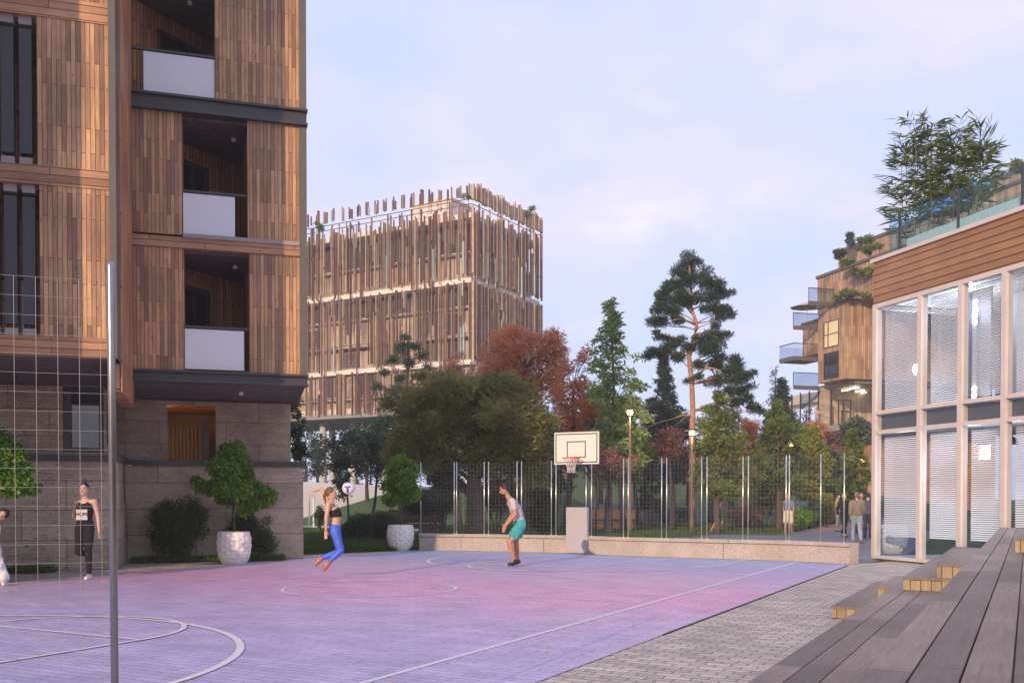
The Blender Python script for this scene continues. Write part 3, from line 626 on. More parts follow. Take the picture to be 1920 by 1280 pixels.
# ------------------------------------------------------------------ timber terrace
# court-parallel tiers; u measured across from the camera path, t along
TF = Frame((0, 0), R(27.8))
dk = empty('timber_terrace', (0, 0, 0), TF.a, 'weathered grey timber seating terrace with three tiers in the right foreground', 'terrace')
yend = 23.2
def fend(x):                                               # far end: follows the pavilion facade
    p = TF.loc(G.wor((-.02, 0, 0))); d = TF.i @ (G.m @ Vector((0, -1, 0)))
    return p.y + d.y*((x-p.x)/d.x) if abs(d.x) > 1e-6 else p.y
tiers = [(-1.41, .45), (-.5, .90), (.42, 1.35)]
for k, (x0, z) in enumerate(tiers):
    x1 = tiers[k+1][0] if k < 2 else 2.6
    e0 = min(yend, 30); ya = -3.0
    xa_, xb_ = x0, x1
    def far(x):
        z_ = z; return min(fend(x)-.06, (21.5/.885 if k == 0 else 22.5/.885))
    m = MB(); n = 5 if k == 0 else 6; wv = (xb_-xa_)/n
    for j in range(n):
        a, c = xa_+j*wv+.003, xa_+(j+1)*wv-.003
        m.prism([(a, ya), (c, ya), (c, far(c)-.01), (a, far(a)-.01)], z-.03, z)
    m.build('deck', MDECK, dk, bevel=.003)
    m = MB(); m.prism([(xa_+.02, ya), (xb_, ya), (xb_, far(xb_)-.03), (xa_+.02, far(xa_+.02)-.03)], -.05, z-.031); m.build('riser', MEND, dk)
YS = TF.loc(gp(1557, 1158)).y
MSTEP = MDECK
for (x0, x1, z, zb_, ya, yb_) in ((-2.16, -1.41, .15, 0, YS, YS+4.2), (-1.8, -1.41, .3, .15, YS+1.35, YS+3.4), (-1.25, -.5, .6, .45, YS-.7, YS+3.4), (-.9, -.5, .76, .6, YS-.7, YS+3.2), (-.12, .42, 1.06, .9, YS-.6, YS+3)):
    m = MB(); m.box(x0, x1, ya, yb_, zb_+.002, z-.031); st = m.build('step_block', MEND, dk)
    m = MB(); m.box(x0-.01, x1, ya-.01, yb_+.01, z-.03, z); m.build('step_tread', MSTEP, st, bevel=.003)
# ------------------------------------------------------------------ court wall with coping
wl = empty('court_wall', (0, 0, 0), 0, 'low cast stone wall curving along the far end of the court', 'wall')
m = MB(); m2 = MB()
def offs(pts, d):
    res = []
    for i, p in enumerate(pts):
        t = (pts[min(i+1, len(pts)-1)]-pts[max(i-1, 0)]); t.z = 0; t.normalize(); res.append(Vector((p.x-t.y*d, p.y+t.x*d, 0)))
    return res
fr0 = offs(WB, 0); bk0 = offs(WB, .34); cf = offs(WB, -.04); gr0 = offs(WB, .03); cb_ = offs(WB, .37)
for i in range(len(WB)-1):
    m.prism([fr0[i].xy, fr0[i+1].xy, bk0[i+1].xy, bk0[i].xy], -.05, .37)
    m.prism([gr0[i].xy, gr0[i+1].xy, bk0[i+1].xy, bk0[i].xy], .37, .4005)
    m2.prism([cf[i].xy, cf[i+1].xy, cb_[i+1].xy, cb_[i].xy], .401, .475)
m.build('wall_body', MCONC, wl); m2.build('coping', MCONC, wl)
# fence on the wall
cen = offs(WB, .14)
def wall_at(px):
    best = None
    for a, b in zip(cen, cen[1:]):
        d = ray(px, 900); den = d.x*(b.y-a.y)-d.y*(b.x-a.x)
        if abs(den) < 1e-9: continue
        t = (a.x*(b.y-a.y)-a.y*(b.x-a.x))/den; u = ((d.x*t-a.x)*(b.x-a.x)+(d.y*t-a.y)*(b.y-a.y))/((b.x-a.x)**2+(b.y-a.y)**2)
        if -.03 <= u <= 1.03: best = Vector((d.x*t, d.y*t, 0))
    return best
fn = empty('mesh_fence', (0, 0, 0), 0, 'tall steel post and wire mesh fence standing on the low court wall', 'fence')
pairs = [789, (851.6, 856.2), (907.8, 916), (969.4, 977.8), (1033.8, 1042.5), (1099, 1109), (1169, 1178), (1240.6, 1250), (1315.5, 1325.5), (1393, 1403), (1474, 1480), 1539, 1583]
posts = []; spans = []
prev = 789
for q in pairs[1:]:
    a, b = q if isinstance(q, tuple) else (q, q)
    spans.append((prev, a)); prev = b
allp = sorted({p for q in pairs for p in (q if isinstance(q, tuple) else (q,))})
FZ = 2.52
for px in allp:
    p = wall_at(px); m = MB(); m.tube([(p.x, p.y, .475), (p.x, p.y, FZ)], .016, 8); m.lathe([(.0, .012), (.04, .012), (.04, 0)], (p.x, p.y, .475), 8); m.build('post', MGAL, fn, smooth=True)
MWIRE = pm('wire', (.25, .25, .255), .5, metal=.2)
for a, b in spans:
    A, Bq = wall_at(a), wall_at(b); m = MB(); n = max(2, round((Bq-A).length/.105))
    for i in range(n+1):
        p = A.lerp(Bq, i/n); m.tube([(p.x, p.y, .55), (p.x, p.y, FZ-.06)], .0015, 3, cap=False)
    for j in range(19):
        z = .55+(FZ-.61)*j/18; m.tube([(A.x, A.y, z), (Bq.x, Bq.y, z)], .0019, 3, cap=False)
    m.build('wire_mesh', MWIRE, fn)
# near fence at left
nf = empty('near_mesh_fence', (0, 0, 0), 0, 'square wire mesh fence with one thick steel post in the left foreground', 'fence')
pn = at(207, 490, 4.3); pb = at(214.5, 1280, 4.3)
bot = pb+(pb-pn)*.9
m = MB(); m.tube([(bot.x, bot.y, 0), (pn.x, pn.y, pn.z-.02), (pn.x, pn.y, pn.z)], [.0165, .0165, .012], 16); m.build('post', MPOLE, nf, smooth=True)
m = MB(); e0 = Vector((pn.x-.016, 4.3, 0)); dr = Vector((-1, -.31, 0)).normalized()
zt_ = at(200, 527, 4.3).z
for i in range(26):
    p = e0+dr*(.028+.0855*i); m.tube([(p.x-(1-zt_/2)*0, p.y, .3), (p.x, p.y, zt_)], .0010, 5, cap=False)
for j in range(28):
    z = zt_-.082*j; q = e0+dr*2.3
    if z < .3: break
    m.tube([(e0.x, e0.y, z), (q.x, q.y, z)], .0009, 5, cap=False)
m.build('wire_mesh', MWIRE, nf)
# ------------------------------------------------------------------ basketball stand
hz = TF.a
pb_ = gp(1092, 1036.5); HF = Frame(pb_, R(27.8))
hp = empty('basketball_hoop', (*pb_.xy, 0), HF.a, 'basketball hoop with white backboard on a padded stand against the court wall', 'basketball hoop')
wd = .31
m = MB(); m.box(-wd, wd, -.40, -.25, .02, 1.25); m.build('pad', pm('pad_vinyl', (.40, .38, .40), .45, noise=.03, nscale=3), hp, bevel=.012)
bp_ = HF.loc(at(1080.5, 840, 25.55)); ybd = bp_.y; xbd = bp_.x
bz1 = at(1080, 809.5, 25.55).z; bz0 = at(1080, 870, 25.55).z; bw = .635
m = MB(); m.tube([(xbd, .3, 0), (xbd, .3, 1.5), (xbd, .25, 2.0), (xbd, ybd+.06, bz0+.35)], .032, 10); m.tube([(xbd, .28, 1.8), (xbd, ybd+.06, bz0+.1)], .02, 8); m.build('pole', MDARK, hp, smooth=True)
m = MB(); m.box(xbd-bw, xbd+bw, ybd, ybd+.04, bz0, bz1); bd = m.build('backboard', pm('backboard_white', (.70, .69, .63), .4), hp, bevel=.004)
m = MB(); y = ybd-.004
def rect(m, x0, x1, z0, z1, t):
    m.box(x0, x1, y, y+.0035, z1-t, z1); m.box(x0, x1, y, y+.0035, z0, z0+t); m.box(x0, x0+t, y, y+.0035, z0+t, z1-t); m.box(x1-t, x1, y, y+.0035, z0+t, z1-t)
rect(m, xbd-bw+.04, xbd+bw-.04, bz0+.04, bz1-.04, .026); rect(m, xbd-.27, xbd+.27, bz0+.17, bz0+.60, .026)
m.build('marking', pm('black_stripe', (.03, .03, .03), .5), bd)
rc = (xbd, ybd-.32, bz0+.155)
m = MB(); rp = [(rc[0]+.225*math.cos(a), rc[1]+.225*math.sin(a), rc[2]) for a in [2*math.pi*i/24 for i in range(25)]]
m.tube(rp, .011, 6, cap=False); m.box(xbd-.08, xbd+.08, ybd-.10, ybd-.005, rc[2]-.1, rc[2]+.01); m.tube([(xbd-.07, ybd-.1, rc[2]-.08), (xbd-.1, ybd-.2, rc[2])], .008, 5); m.tube([(xbd+.07, ybd-.1, rc[2]-.08), (xbd+.1, ybd-.2, rc[2])], .008, 5)
m.build('rim', pm('red_rim', (.62, .10, .10), .4), hp)
m = MB()
for k in range(14):
    for s in (1, -1):
        pts = []
        for j in range(6):
            t = j/5; r = .22*(1-t)+.10*t-.04*math.sin(t*3.1); a = 2*math.pi*(k+s*t*1.7)/14
            pts.append((rc[0]+r*math.cos(a), rc[1]+r*math.sin(a), rc[2]-.38*t))
        m.tube(pts, .006, 4, cap=False)
m.build('net', pm('net_cord', (.7, .62, .58), .8), hp)
# ------------------------------------------------------------------ foliage tools
rng = np.random.default_rng(11)
def leaf_mesh(name, pts, length, width, mat, parent=None, dirs=None, droop=0.0, align=.0, curl=.25, lvar=.35, kind=None):
    """one small folded leaf per point"""
    n = len(pts); pts = np.asarray(pts, float)
    if dirs is None:
        d = rng.normal(size=(n, 3)); d[:, 2] = d[:, 2]*.6-droop
    else: d = np.asarray(dirs, float)+rng.normal(size=(n, 3))*(1-align)
    d /= np.linalg.norm(d, axis=1)[:, None]
    s = np.cross(d, rng.normal(size=(n, 3))); s /= np.linalg.norm(s, axis=1)[:, None]
    l = length*(1+lvar*rng.uniform(-1, 1, n))[:, None]; w_ = width*(1+lvar*rng.uniform(-1, 1, n))[:, None]
    nr = np.cross(d, s)
    v = np.empty((n, 4, 3)); v[:, 0] = pts; v[:, 1] = pts+d*l*.45+s*w_*.5+nr*w_*curl; v[:, 2] = pts+d*l; v[:, 3] = pts+d*l*.45-s*w_*.5+nr*w_*curl
    me = bpy.data.meshes.new(name); me.vertices.add(4*n); me.vertices.foreach_set('co', v.reshape(-1))
    me.loops.add(4*n); me.loops.foreach_set('vertex_index', np.arange(4*n, dtype=np.int32))
    me.polygons.add(n); me.polygons.foreach_set('loop_start', np.arange(0, 4*n, 4, dtype=np.int32)); me.polygons.foreach_set('loop_total', np.full(n, 4, dtype=np.int32))
    me.update(calc_edges=True); o = link(name, me, mat, parent)
    if kind: o['kind'] = kind
    return o
def in_ball(c, r, n, k=2.2, sc=(1, 1, 1)):
    d = rng.normal(size=(n, 3)); d /= np.linalg.norm(d, axis=1)[:, None]
    rr = r*rng.uniform(0, 1, n)**(1/k); return np.asarray(c)+d*rr[:, None]*np.asarray(sc)
def clump_cloud(cl, per, k=2.2, sc=(1, 1, .8), dens=None):
    P_ = []; D = []
    for c, r in cl:
        n = int(per*(r**2)) if dens is None else per
        p = in_ball(c, r, max(8, n), k, sc); P_.append(p); D.append((p-np.asarray(c))/max(r, .01))
    return np.concatenate(P_), np.concatenate(D)
def ellclumps(px, py, rx, ry, Y, n, rc, depth=.8, bottom=None, edge=.75):
    """clumps spread through an ellipsoid seen at px,py (photo pixels) at distance Y; returns centres/radii in metres"""
    s = Y/F; c = np.array(at(px, py, Y)); out = []
    for i in range(n):
        while True:
            q = rng.uniform(-1, 1, 3)
            rr = np.linalg.norm(q)
            if rr < 1 and rr > .2*rng.uniform(): break
        r = rc*s*rng.uniform(.65, 1.3)
        p = c+np.array([q[0]*(rx-rc*edge)*s, q[1]*rx*s*depth, q[2]*(ry-rc*edge)*s])
        out.append((p, r))
    return out
def tpath(a, b, n=6, wob=.05, sag=0):
    a = np.asarray(a, float); b = np.asarray(b, float); L_ = np.linalg.norm(b-a); pts = []
    off = np.zeros(3)
    for i in range(n+1):
        t = i/n; off = off+rng.normal(size=3)*wob*L_/n
        env = math.sin(math.pi*t)
        pts.append(tuple(a+(b-a)*t+off*(env if i < n else 0)+np.array([0, 0, sag*env*L_])))
    return pts
def trunk_mesh(name, path, r0, r1, clumps, mat, parent, nlimb=18, limb_r=.35, zmin=.35, n=8, twigs=0, root_flare=1.5):
    """trunk along path plus limbs running out to the clumps"""
    m = MB(); k = len(path)
    rs = [r0+(r1-r0)*(i/(k-1))**.8 for i in range(k)]; rs[0] *= root_flare
    m.tube(path, rs, n); P_ = np.array([tuple(p) for p in path])
    z0, z1 = P_[0, 2], P_[-1, 2]
    idx = rng.permutation(len(clumps))[:nlimb]
    for i in idx:
        c = np.asarray(clumps[i][0]); h = np.linalg.norm(c[:2]-P_[-1, :2])
        zt = max(z0+(z1-z0)*zmin, c[2]-h*rng.uniform(.5, .9)-.1*(z1-z0)*0)
        zt = min(zt, z1*.98+z0*.02); j = int(np.argmin(abs(P_[:, 2]-zt))); a = P_[j]
        rr = rs[j]*limb_r; pp = tpath(a, c, 5, .12, .04); m.tube(pp, [rr*(1-.8*q/5) for q in range(6)], 5)
        for _ in range(twigs):
            b = np.asarray(pp[3]); e = c+rng.normal(size=3)*clumps[i][1]*.8; m.tube(tpath(b, e, 3, .15), [rr*.35, rr*.25, rr*.15, rr*.08], 4, cap=False)
    return m.build(name, mat, parent, smooth=True)
def tree(name, px, pyb, Y, label, cat, clumps, leaf, trunk, group=None, base=None):
    b = Vector(base) if base is not None else at(px, pyb, Y); b.z = max(0, b.z) if base is None else b.z
    root = empty(name, (0, 0, 0), 0, label, cat, group)
    root.location = b
    return root, b
def finish(root, b):
    for ch in root.children: 
        ch.location = (-b.x, -b.y, -b.z)
LG1 = leafmat('bright_green_leaves', (.06, .16, .012), (.20, .36, .04), .3, 3)
LG2 = leafmat('mid_green_leaves', (.085, .14, .035), (.28, .34, .09), .42)
LSL = leafmat('airy_green_leaves', (.17, .25, .07), (.42, .52, .18), .45)
LG3 = leafmat('dark_green_leaves', (.03, .06, .02), (.075, .115, .04), .2)
LPINE = leafmat('pine_needles', (.018, .045, .022), (.05, .095, .04), .12)
LCON = leafmat('far_conifer', (.02, .042, .028), (.045, .075, .045), .1)
LOLI = leafmat('olive_leaves', (.10, .115, .03), (.36, .33, .095), .3, .9)
LRED = leafmat('rust_leaves', (.46, .15, .07), (.80, .36, .15), .4, .8)
LMAR = leafmat('maroon_leaves', (.20, .085, .07), (.42, .21, .16), .3, .9)
LYG = leafmat('yellow_green_leaves', (.15, .19, .03), (.40, .40, .09), .35)
LRHO = leafmat('rhododendron_leaves', (.05, .085, .045), (.15, .17, .12), .15)
LBAM = leafmat('bamboo_leaves', (.035, .065, .015), (.12, .15, .04), .2, 3)
def simple_tree(name, label, cat, px, pyb, Y, clumps, leaf, per, ll, lw, bark, r0, toppx=None, toppy=None, group=None, k=2.0, sc=(1, 1, .8), nl=16, droop=.1, twigs=0, align=0, wob=.05, n=8, zmin=.35):
    b = gp(px, pyb) if Y is None else Vector((at(px, 940, Y).x, Y, 0.0))
    root = empty(name, b, 0, label, cat, group)
    top = at(toppx or px, toppy, b.y) if toppy else Vector(max(clumps, key=lambda q: q[0][2])[0])
    path = tpath(b-Vector((0, 0, .1)), top, 9, wob)
    t = trunk_mesh('trunk', path, r0, r0*.25, clumps, bark, root, nl, twigs=twigs, n=n, zmin=zmin)
    P_, D = clump_cloud(clumps, per, k, sc)
    c = leaf_mesh('crown', P_, ll, lw, leaf, root, dirs=D if align else None, align=align, droop=droop)
    for o in (t, c): o.location = -b
    return root
# ------------------------------------------------------------------ fin clad office block
K = Frame(at(885, 933, 85), R(31))
kr = empty('office_building', (*K.o.xy, 0), K.a, 'tall office block wrapped in a screen of upright timber fins and raised on columns', 'building')
def KB(mb, name, m, parent=None, **k): return mb.build(name, m, parent or kr, **k)
def kz(py): return K.hy(0, 885, py)[1]
zroof = kz(396); zrail = kz(372); zbotk = K.hy(0, 640, 766)[1]; XK = -34.0; YK = K.hx(0, 1018, 500)[0]
print('K', zroof, zrail, zbotk, YK)
MWB = pm('white_slab', (.72, .66, .60), .7, noise=.08, nscale=.6)
MWB2 = pm('pink_slab', (.70, .58, .53), .7, noise=.1, nscale=.6)
MFW = planks('golden_panel', 'v', (.50, .40, .31), (.40, .31, .235), (.2, .12, .06), width=.5, length=4.2, mort=.02, knots=False, grain=.12)
MWIN = blocks('tinted_windows', 'w', (.07, .055, .052), (.15, .11, .09), (.34, .30, .27), 1.35, 30, .05, rough=.25, wave=.3)
MWIN.node_tree.nodes['Principled BSDF'].inputs['Roughness'].default_value = .3
zl_ = [zbotk, kz(730), kz(672), kz(624), kz(570), kz(518), kz(468), zroof]
ins = .95
m = MB(); m2 = MB()
for i, z in enumerate(zl_):
    th = .42 if i in (2, 5, 7) else .16
    if i == 0: th = .5
    (m if i in (2, 5, 7) else m2).box(XK, -.25, .25, YK-.25, z-th, z)
KB(m, 'floor_slab', MWB); KB(m2, 'sill_band', MWB2)
m = MB(); m.box(XK+1, -1.6, 1.6, YK-1.2, zbotk, zroof-.4); KB(m, 'window_wall', MWIN)
m = MB()
for i in (0, 1, 2, 3, 5):
    m.box(XK+.5, -.85, .85, YK-.8, zl_[i]+.02, zl_[i+1]-.2 if i != 2 else zl_[i+1]-.45)
fw = KB(m, 'timber_panel_wall', MFW)
m = MB()
for i in (1, 2, 3):                       # dark bays cut in front as window boxes
    x = -1.5
    while x > XK+2:
        w_ = rng.uniform(1.2, 3.0)
        if rng.random() < .55: m = MB(); m.box(x-w_, x, .80, .849, zl_[i]+.25, zl_[i+1]-.5); KB(m, 'window_bay', MWIN)
        x -= w_+rng.uniform(.4, 2.2)
    y = 1.5
    while y < YK-3:
        w_ = rng.uniform(1.0, 2.2)
        if rng.random() < .4: m = MB(); m.box(-.849, -.80, y, y+w_, zl_[i]+.25, zl_[i+1]-.5); KB(m, 'window_bay', MWIN)
        y += w_+rng.uniform(.4, 2)
m = MB(); m.box(XK, 0, 0, YK, zbotk-.9, zbotk-.5); KB(m, 'underside', pm('grey_underside', (.26, .25, .26), .8, noise=.05))
# fins
FM = [pm('fin_brown', (.21, .12, .09), .6, noise=.3, nscale=1.5), pm('fin_mid', (.33, .21, .15), .6, noise=.3, nscale=1.5), pm('fin_gold', (.48, .35, .235), .6, noise=.25, nscale=1.5), pm('fin_glass', (.55, .66, .64), .3), pm('fin_grey', (.40, .38, .42), .6)]
def fins(axis, L_, step, name, sgn):
    m = MB(); n = int(L_/step)
    breaks = [zbotk-.8, kz(672)-.15, kz(518)-.15, zrail]
    for i in range(n):
        p = sgn*(i+.5+rng.uniform(-.25, .25))*step; wv = rng.choice([.016, .024, .036]); dp = rng.uniform(.10, .22)
        ci = rng.choice([0, 1, 2], p=[.42, .36, .22] if axis == 'x' else [.38, .34, .28])
        for a, b in zip(breaks, breaks[1:]):
            zz = a+(rng.uniform(-.5, .3) if rng.random() < .35 else rng.uniform(.1, .5)) if a > breaks[0] else a+rng.uniform(0, .35)
            end = b-rng.uniform(.1 if b < zrail else -.1, .6 if b < zrail else 1.3)
            while zz < end:
                ln = min(end-zz, rng.uniform(2.0, 9))
                if ln < .35: break
                c = ci if rng.random() < .8 else int(rng.integers(0, 3))
                if rng.random() < .045: c = 3; ln = min(ln, 2.8)
                elif rng.random() < .03: c = 4
                if rng.random() < (.66 if axis == 'x' else .8):
                    if axis == 'x': m.box(p-wv, p+wv, -dp, .05, zz, zz+ln, c)
                    else: m.box(-.05, dp, p-wv, p+wv, zz, zz+ln, c)
                zz += ln+rng.choice([.04, .3, .9], p=[.55, .3, .15])
        # floating top row
        g = (i // 3) % 2 if axis == 'x' else 0
        if (g == 0 and rng.random() < .9) or axis == 'y':
            a = zrail+.12+rng.uniform(0, .25); b = a+rng.uniform(.75, 1.3)
            if axis == 'x': m.box(p-wv, p+wv, -dp, .05, a, b, ci if rng.random() > .05 else 3)
            else: m.box(-.05, dp, p-wv*1.5, p+wv*1.5, a-.35, b, min(2, ci+1))
    return KB(m, name, FM)
fins('x', 33, .17, 'fin_screen', -1); fins('y', YK, .2, 'fin_screen', 1)
m = MB()
for z in (zrail, zrail-.45, zl_[6]-.05, zl_[4], zl_[3], zl_[1]):
    m.box(XK, .02, -.02, .03, z-.03, z+.03); m.box(-.02, .03, 0, YK, z-.03, z+.03)
KB(m, 'rail', MDARK)
m = MB(); m.box(-7.5, -3.2, 1.5, 5, zroof, zrail+.8); m.box(-7.7, -3.0, 1.3, 5.2, zrail+.8, zrail+.95); KB(m, 'roof_house', MWB2)
m = MB()
for (px, yv) in ((606, 2.2), (623, 5.2), (662, 3.6), (560, 2), (720, 5)):
    x = K.hy(yv, px, 840)[0]; m.tube([(x, yv, -.1), (x, yv, zbotk-.8)], .33, 16)
    c = KB(m, 'column', pm('pale_column', (.56, .53, .50), .6), smooth=True); m = MB()
# plants on its roof
for (px, py, r, lb) in ((878, 366, 13, 'small leafy shrub growing at the top corner of the fin clad office block'), (992, 397, 13, 'round leaved shrub on the far end of the office block roof'), (600, 424, 16, 'low shrub behind the roof rail of the office block beside the timber block')):
    pl = at(px, py, 86.0); cl = [(np.array(pl)+rng.normal(size=3)*.25, .35) for _ in range(5)]
    b = Vector((pl.x, pl.y, pl.z-.6)); r_ = empty('roof_shrub', b, 0, lb, 'shrub', 'shrubs on the office block roof')
    P_, D = clump_cloud(cl, 900); o = leaf_mesh('foliage', P_, .14, .09, LG2, r_); o.location = -b
    m = MB(); m.tube([(0, 0, -1.2), (0, 0, .5)], .03, 5); m.build('stem', MBARK, r_)
# ------------------------------------------------------------------ stepped timber block behind the pavilion
H = Frame(at(1586, 933, 80), R(-17.3))
hr = empty('stepped_apartment_building', (*H.o.xy, 0), H.a, 'stepped timber apartment building with planted terraces far behind the pavilion', 'building')
def HB(mb, name, m, parent=None, **k): return mb.build(name, m, parent or hr, **k)
def hz_(py): return H.hy(0, 1586, py)[1]
z1t, z1b = hz_(563), hz_(709); yf = H.hx(0, 1534, 650)[0]
m = MB(); m.box(0, 16, 0, yf, z1b, z1t)
# lower left wing
xw = -.0; ya_ = yf; zz1 = H.hx(0, 1536, 601)[1]; zz0 = H.hx(0, 1536, 661)[1]; yl = H.hx(.1, 1505, 640)[0]
m.box(.1, 12, ya_, yl, zz0, zz1); HB(m, 'timber_volume', MFAR)
print('H', z1t, z1b, yf, yl)
def vol(x, pxf, pyt, ynear, zb, name='timber_volume', W=12):
    yfar, zt = H.hx(x, pxf, pyt); m = MB(); m.box(x, x+W, ynear, yfar, zb, zt-.25); HB(m, name, MFAR)
    m = MB(); m.box(x-.12, x+W, ynear-.12, yfar+.12, zt-.25, zt); HB(m, 'parapet_cap', MFASC); return yfar, zt
y2, z2 = vol(1.3, 1533, 518, -14, z1t)
y3, z3 = vol(4.2, 1572, 470, -22, z2)
y4n, z4 = H.hx(9, 1846, 372); y4f = H.hx(9, 1750, 405)[0]
m = MB(); m.box(9, 24, y4n, y4f, z3-6, z4-.25); HB(m, 'timber_volume', MFAR); m = MB(); m.box(8.9, 24, y4n-.1, y4f, z4-.25, z4); HB(m, 'parapet_cap', MFASC)
y5f, z5 = H.hx(14, 1859, 338); m = MB(); m.box(14, 30, y5f-30, y5f, z4-4, z5-.25); HB(m, 'timber_volume', MFAR); m = MB(); m.box(13.9, 30, y5f-30, y5f+.1, z5-.25, z5); HB(m, 'parapet_cap', MFASC)
y6f, z6 = H.hx(17, 1905, 310)
m = MB(); m.box(13.98, 14.02, y5f-9, y5f-6, z4+.2, z4+2.1); m.box(8.94, 9, y4n+1, y4n+4, z4-3, z4-1.3); m.box(10, 13, y4n-.06, y4n-.02, z4-3, z4-1.4); HB(m, 'window', MWINDARK)
m = MB(); m.box(-.15, 16, -.1, yf+.1, z1t, z1t+.22); m.box(-.05, 12, yf, yl+.1, zz1, zz1+.2); HB(m, 'parapet_cap', MFASC)
# windows on face A
MCUR = emat('lit_curtain', (.55, .42, .25), .5)
for (pa, pb, ta, tb, mt) in ((1546, 1574, 597, 647, MCUR), (1546, 1573, 657, 706, MWINDARK)):
    ya, z_a = H.hx(0, pa, ta); yb_, z_b = H.hx(0, pb, ta); zlo = H.hx(0, pb, tb)[1]; zhi = z_b
    m = MB(); m.box(-.03, -.012, yb_, ya, zlo, zhi); w_ = HB(m, 'window', mt)
    m = MB()
    for y in (ya-.06, ya-(ya-yb_)*.30, yb_): m.box(-.09, -.03, y, y+.06, zlo, zhi)
    m.box(-.085, -.03, yb_, ya, zlo, zlo+.07); m.box(-.085, -.03, yb_, ya, zhi-.07, zhi); m.box(-.085, -.03, yb_, ya, (zlo+zhi)/2-.03, (zlo+zhi)/2+.03)
    HB(m, 'window_frame', MDARK, w_)
# balconies on the left
MBG = glass('balcony_glass', (.92, .96, 1.0), 1.2, 0, .92)
for i, (pyl, pyr, pxr) in enumerate(((610, 595, 1533), (667, 657, 1506), (722, 712, 1533), (564, 552, 1563))):
    y0_, zt_b = H.hx(-2.4, 1487 if i < 3 else 1515, pyl); yn = H.hx(0, pxr, pyr)[0]
    m = MB(); m.box(-2.4, .2, yn, y0_, zt_b-.35, zt_b); sb = HB(m, 'balcony', MFASC)
    m = MB(); m.box(-2.38, -2.34, yn, y0_-.02, zt_b, zt_b+1.05); m.box(-2.34, .1, y0_-.06, y0_-.02, zt_b, zt_b+1.05); m.box(-2.34, .1, yn, yn+.04, zt_b, zt_b+1.05); HB(m, 'balustrade_glass', MBG, sb)
    m = MB(); m.box(-2.42, -2.3, yn, y0_, zt_b+1.05, zt_b+1.11); m.box(-2.42, .1, y0_-.08, y0_, zt_b+1.05, zt_b+1.11)
    y = yn
    while y < y0_: m.box(-2.40, -2.36, y, y+.04, zt_b, zt_b+1.05); y += 1.1
    HB(m, 'balcony_rail', MDARK, sb)
# parasol on the top left balcony
pp = at(1513, 574, 88); m = MB(); 
r_ = empty('parasol', pp, 0, 'beige parasol open on the uppermost left balcony of the stepped building', 'parasol')
m.lathe([(0, .35), (1.5, -.05), (1.5, -.12)], n=8); m.build('canopy', pm('beige_canvas', (.45, .38, .33), .9), r_); m = MB(); m.tube([(0, 0, -2.0), (0, 0, .3)], .04, 6); m.build('pole', MGAL, r_)
# glazed storey below
zg = H.hx(0, 1540, 800)[1]
m = MB(); m.box(-.3, 18, -1, yl, zg-.5, zg); HB(m, 'floor_slab', MCAP)
m = MB(); m.box(1.2, 16, .5, yl-.5, z1b-.25, z1b-.01); HB(m, 'soffit', pm('pale_soffit', (.36, .34, .33), .7))
m = MB(); m.box(9, 9.2, .5, yl, zg, z1b-.3); m.box(2, 16, yl-.6, yl-.5, zg, zz0); HB(m, 'inner_wall', MFW)
yc = H.hx(1.2, 1545, 760)[0]
for px, yv in ((1545, None), (1562, 6), (1592, 9), (1607, 11)):
    x_, yy_ = (1.0, H.hx(1.0, px, 760)[0]) if yv is None else (H.hy(yv, px, 760)[0], yv)
    m = MB(); m.box(x_-.35, x_+.35, yy_-.35, yy_+.35, zg, z1b-.25); HB(m, 'column', MSTONE)
m = MB()
y = H.hx(.6, 1535, 760)[0]
k_ = 0
while y < yl+6: m.box(.55, .65, y, y+.07, zg, z1b-.4); y += 1.35
m.box(.55, .65, H.hx(.6, 1535, 760)[0], yl+6, zg+2.2, zg+2.3); HB(m, 'glazing_bar', MDARK)
m = MB(); ycs = H.hx(.6, 1535, 760)[0]; pts = [(.95+.12*math.sin(i*1.9), ycs+(yl+6-ycs)*i/70) for i in range(71)]
for a, b in zip(pts, pts[1:]): m.wallseg((*a, 0), (*b, 0), .02, zg+1.9, z1b-.5)
HB(m, 'curtain', pm('sheer_curtain', (.46, .44, .42), .9))
MSTRIP = emat('strip_lamp', (1, .83, .5), 7)
for (px, py) in ((1586, 731), (1595, 737), (1602, 727), (1607, 743), (1616, 736), (1624, 742), (1604, 748), (1622, 752), (1629, 758), (1612, 733)):
    d = H.i @ ray(px, py); c = H.loc(CAMO); t = (z1b-.4-CH)/d.z; p = c+d*t
    m = MB(); m.box(p.x-.06, p.x+.06, p.y-.55, p.y+.55, z1b-.45, z1b-.38); HB(m, 'strip_lamp', MSTRIP)
m = MB(); m.box(1.5, 16, 1, 1.6, -.1, zg-.5); m.box(2.6, 16, 1.6, yl-1, -.1, zg-.5); m.box(1.5, 2.6, 6, 7.5, -.1, zg-.5); HB(m, 'lower_wall', planks('orange_boards', 'v', (.62, .33, .17), (.48, .23, .12), (.15, .07, .04), width=.2, length=3, mort=.01, knots=False))
m = MB(); m.box(1.45, 1.5, 1.7, 5.8, zg-3.2, zg-.6); HB(m, 'window', MWINDARK)
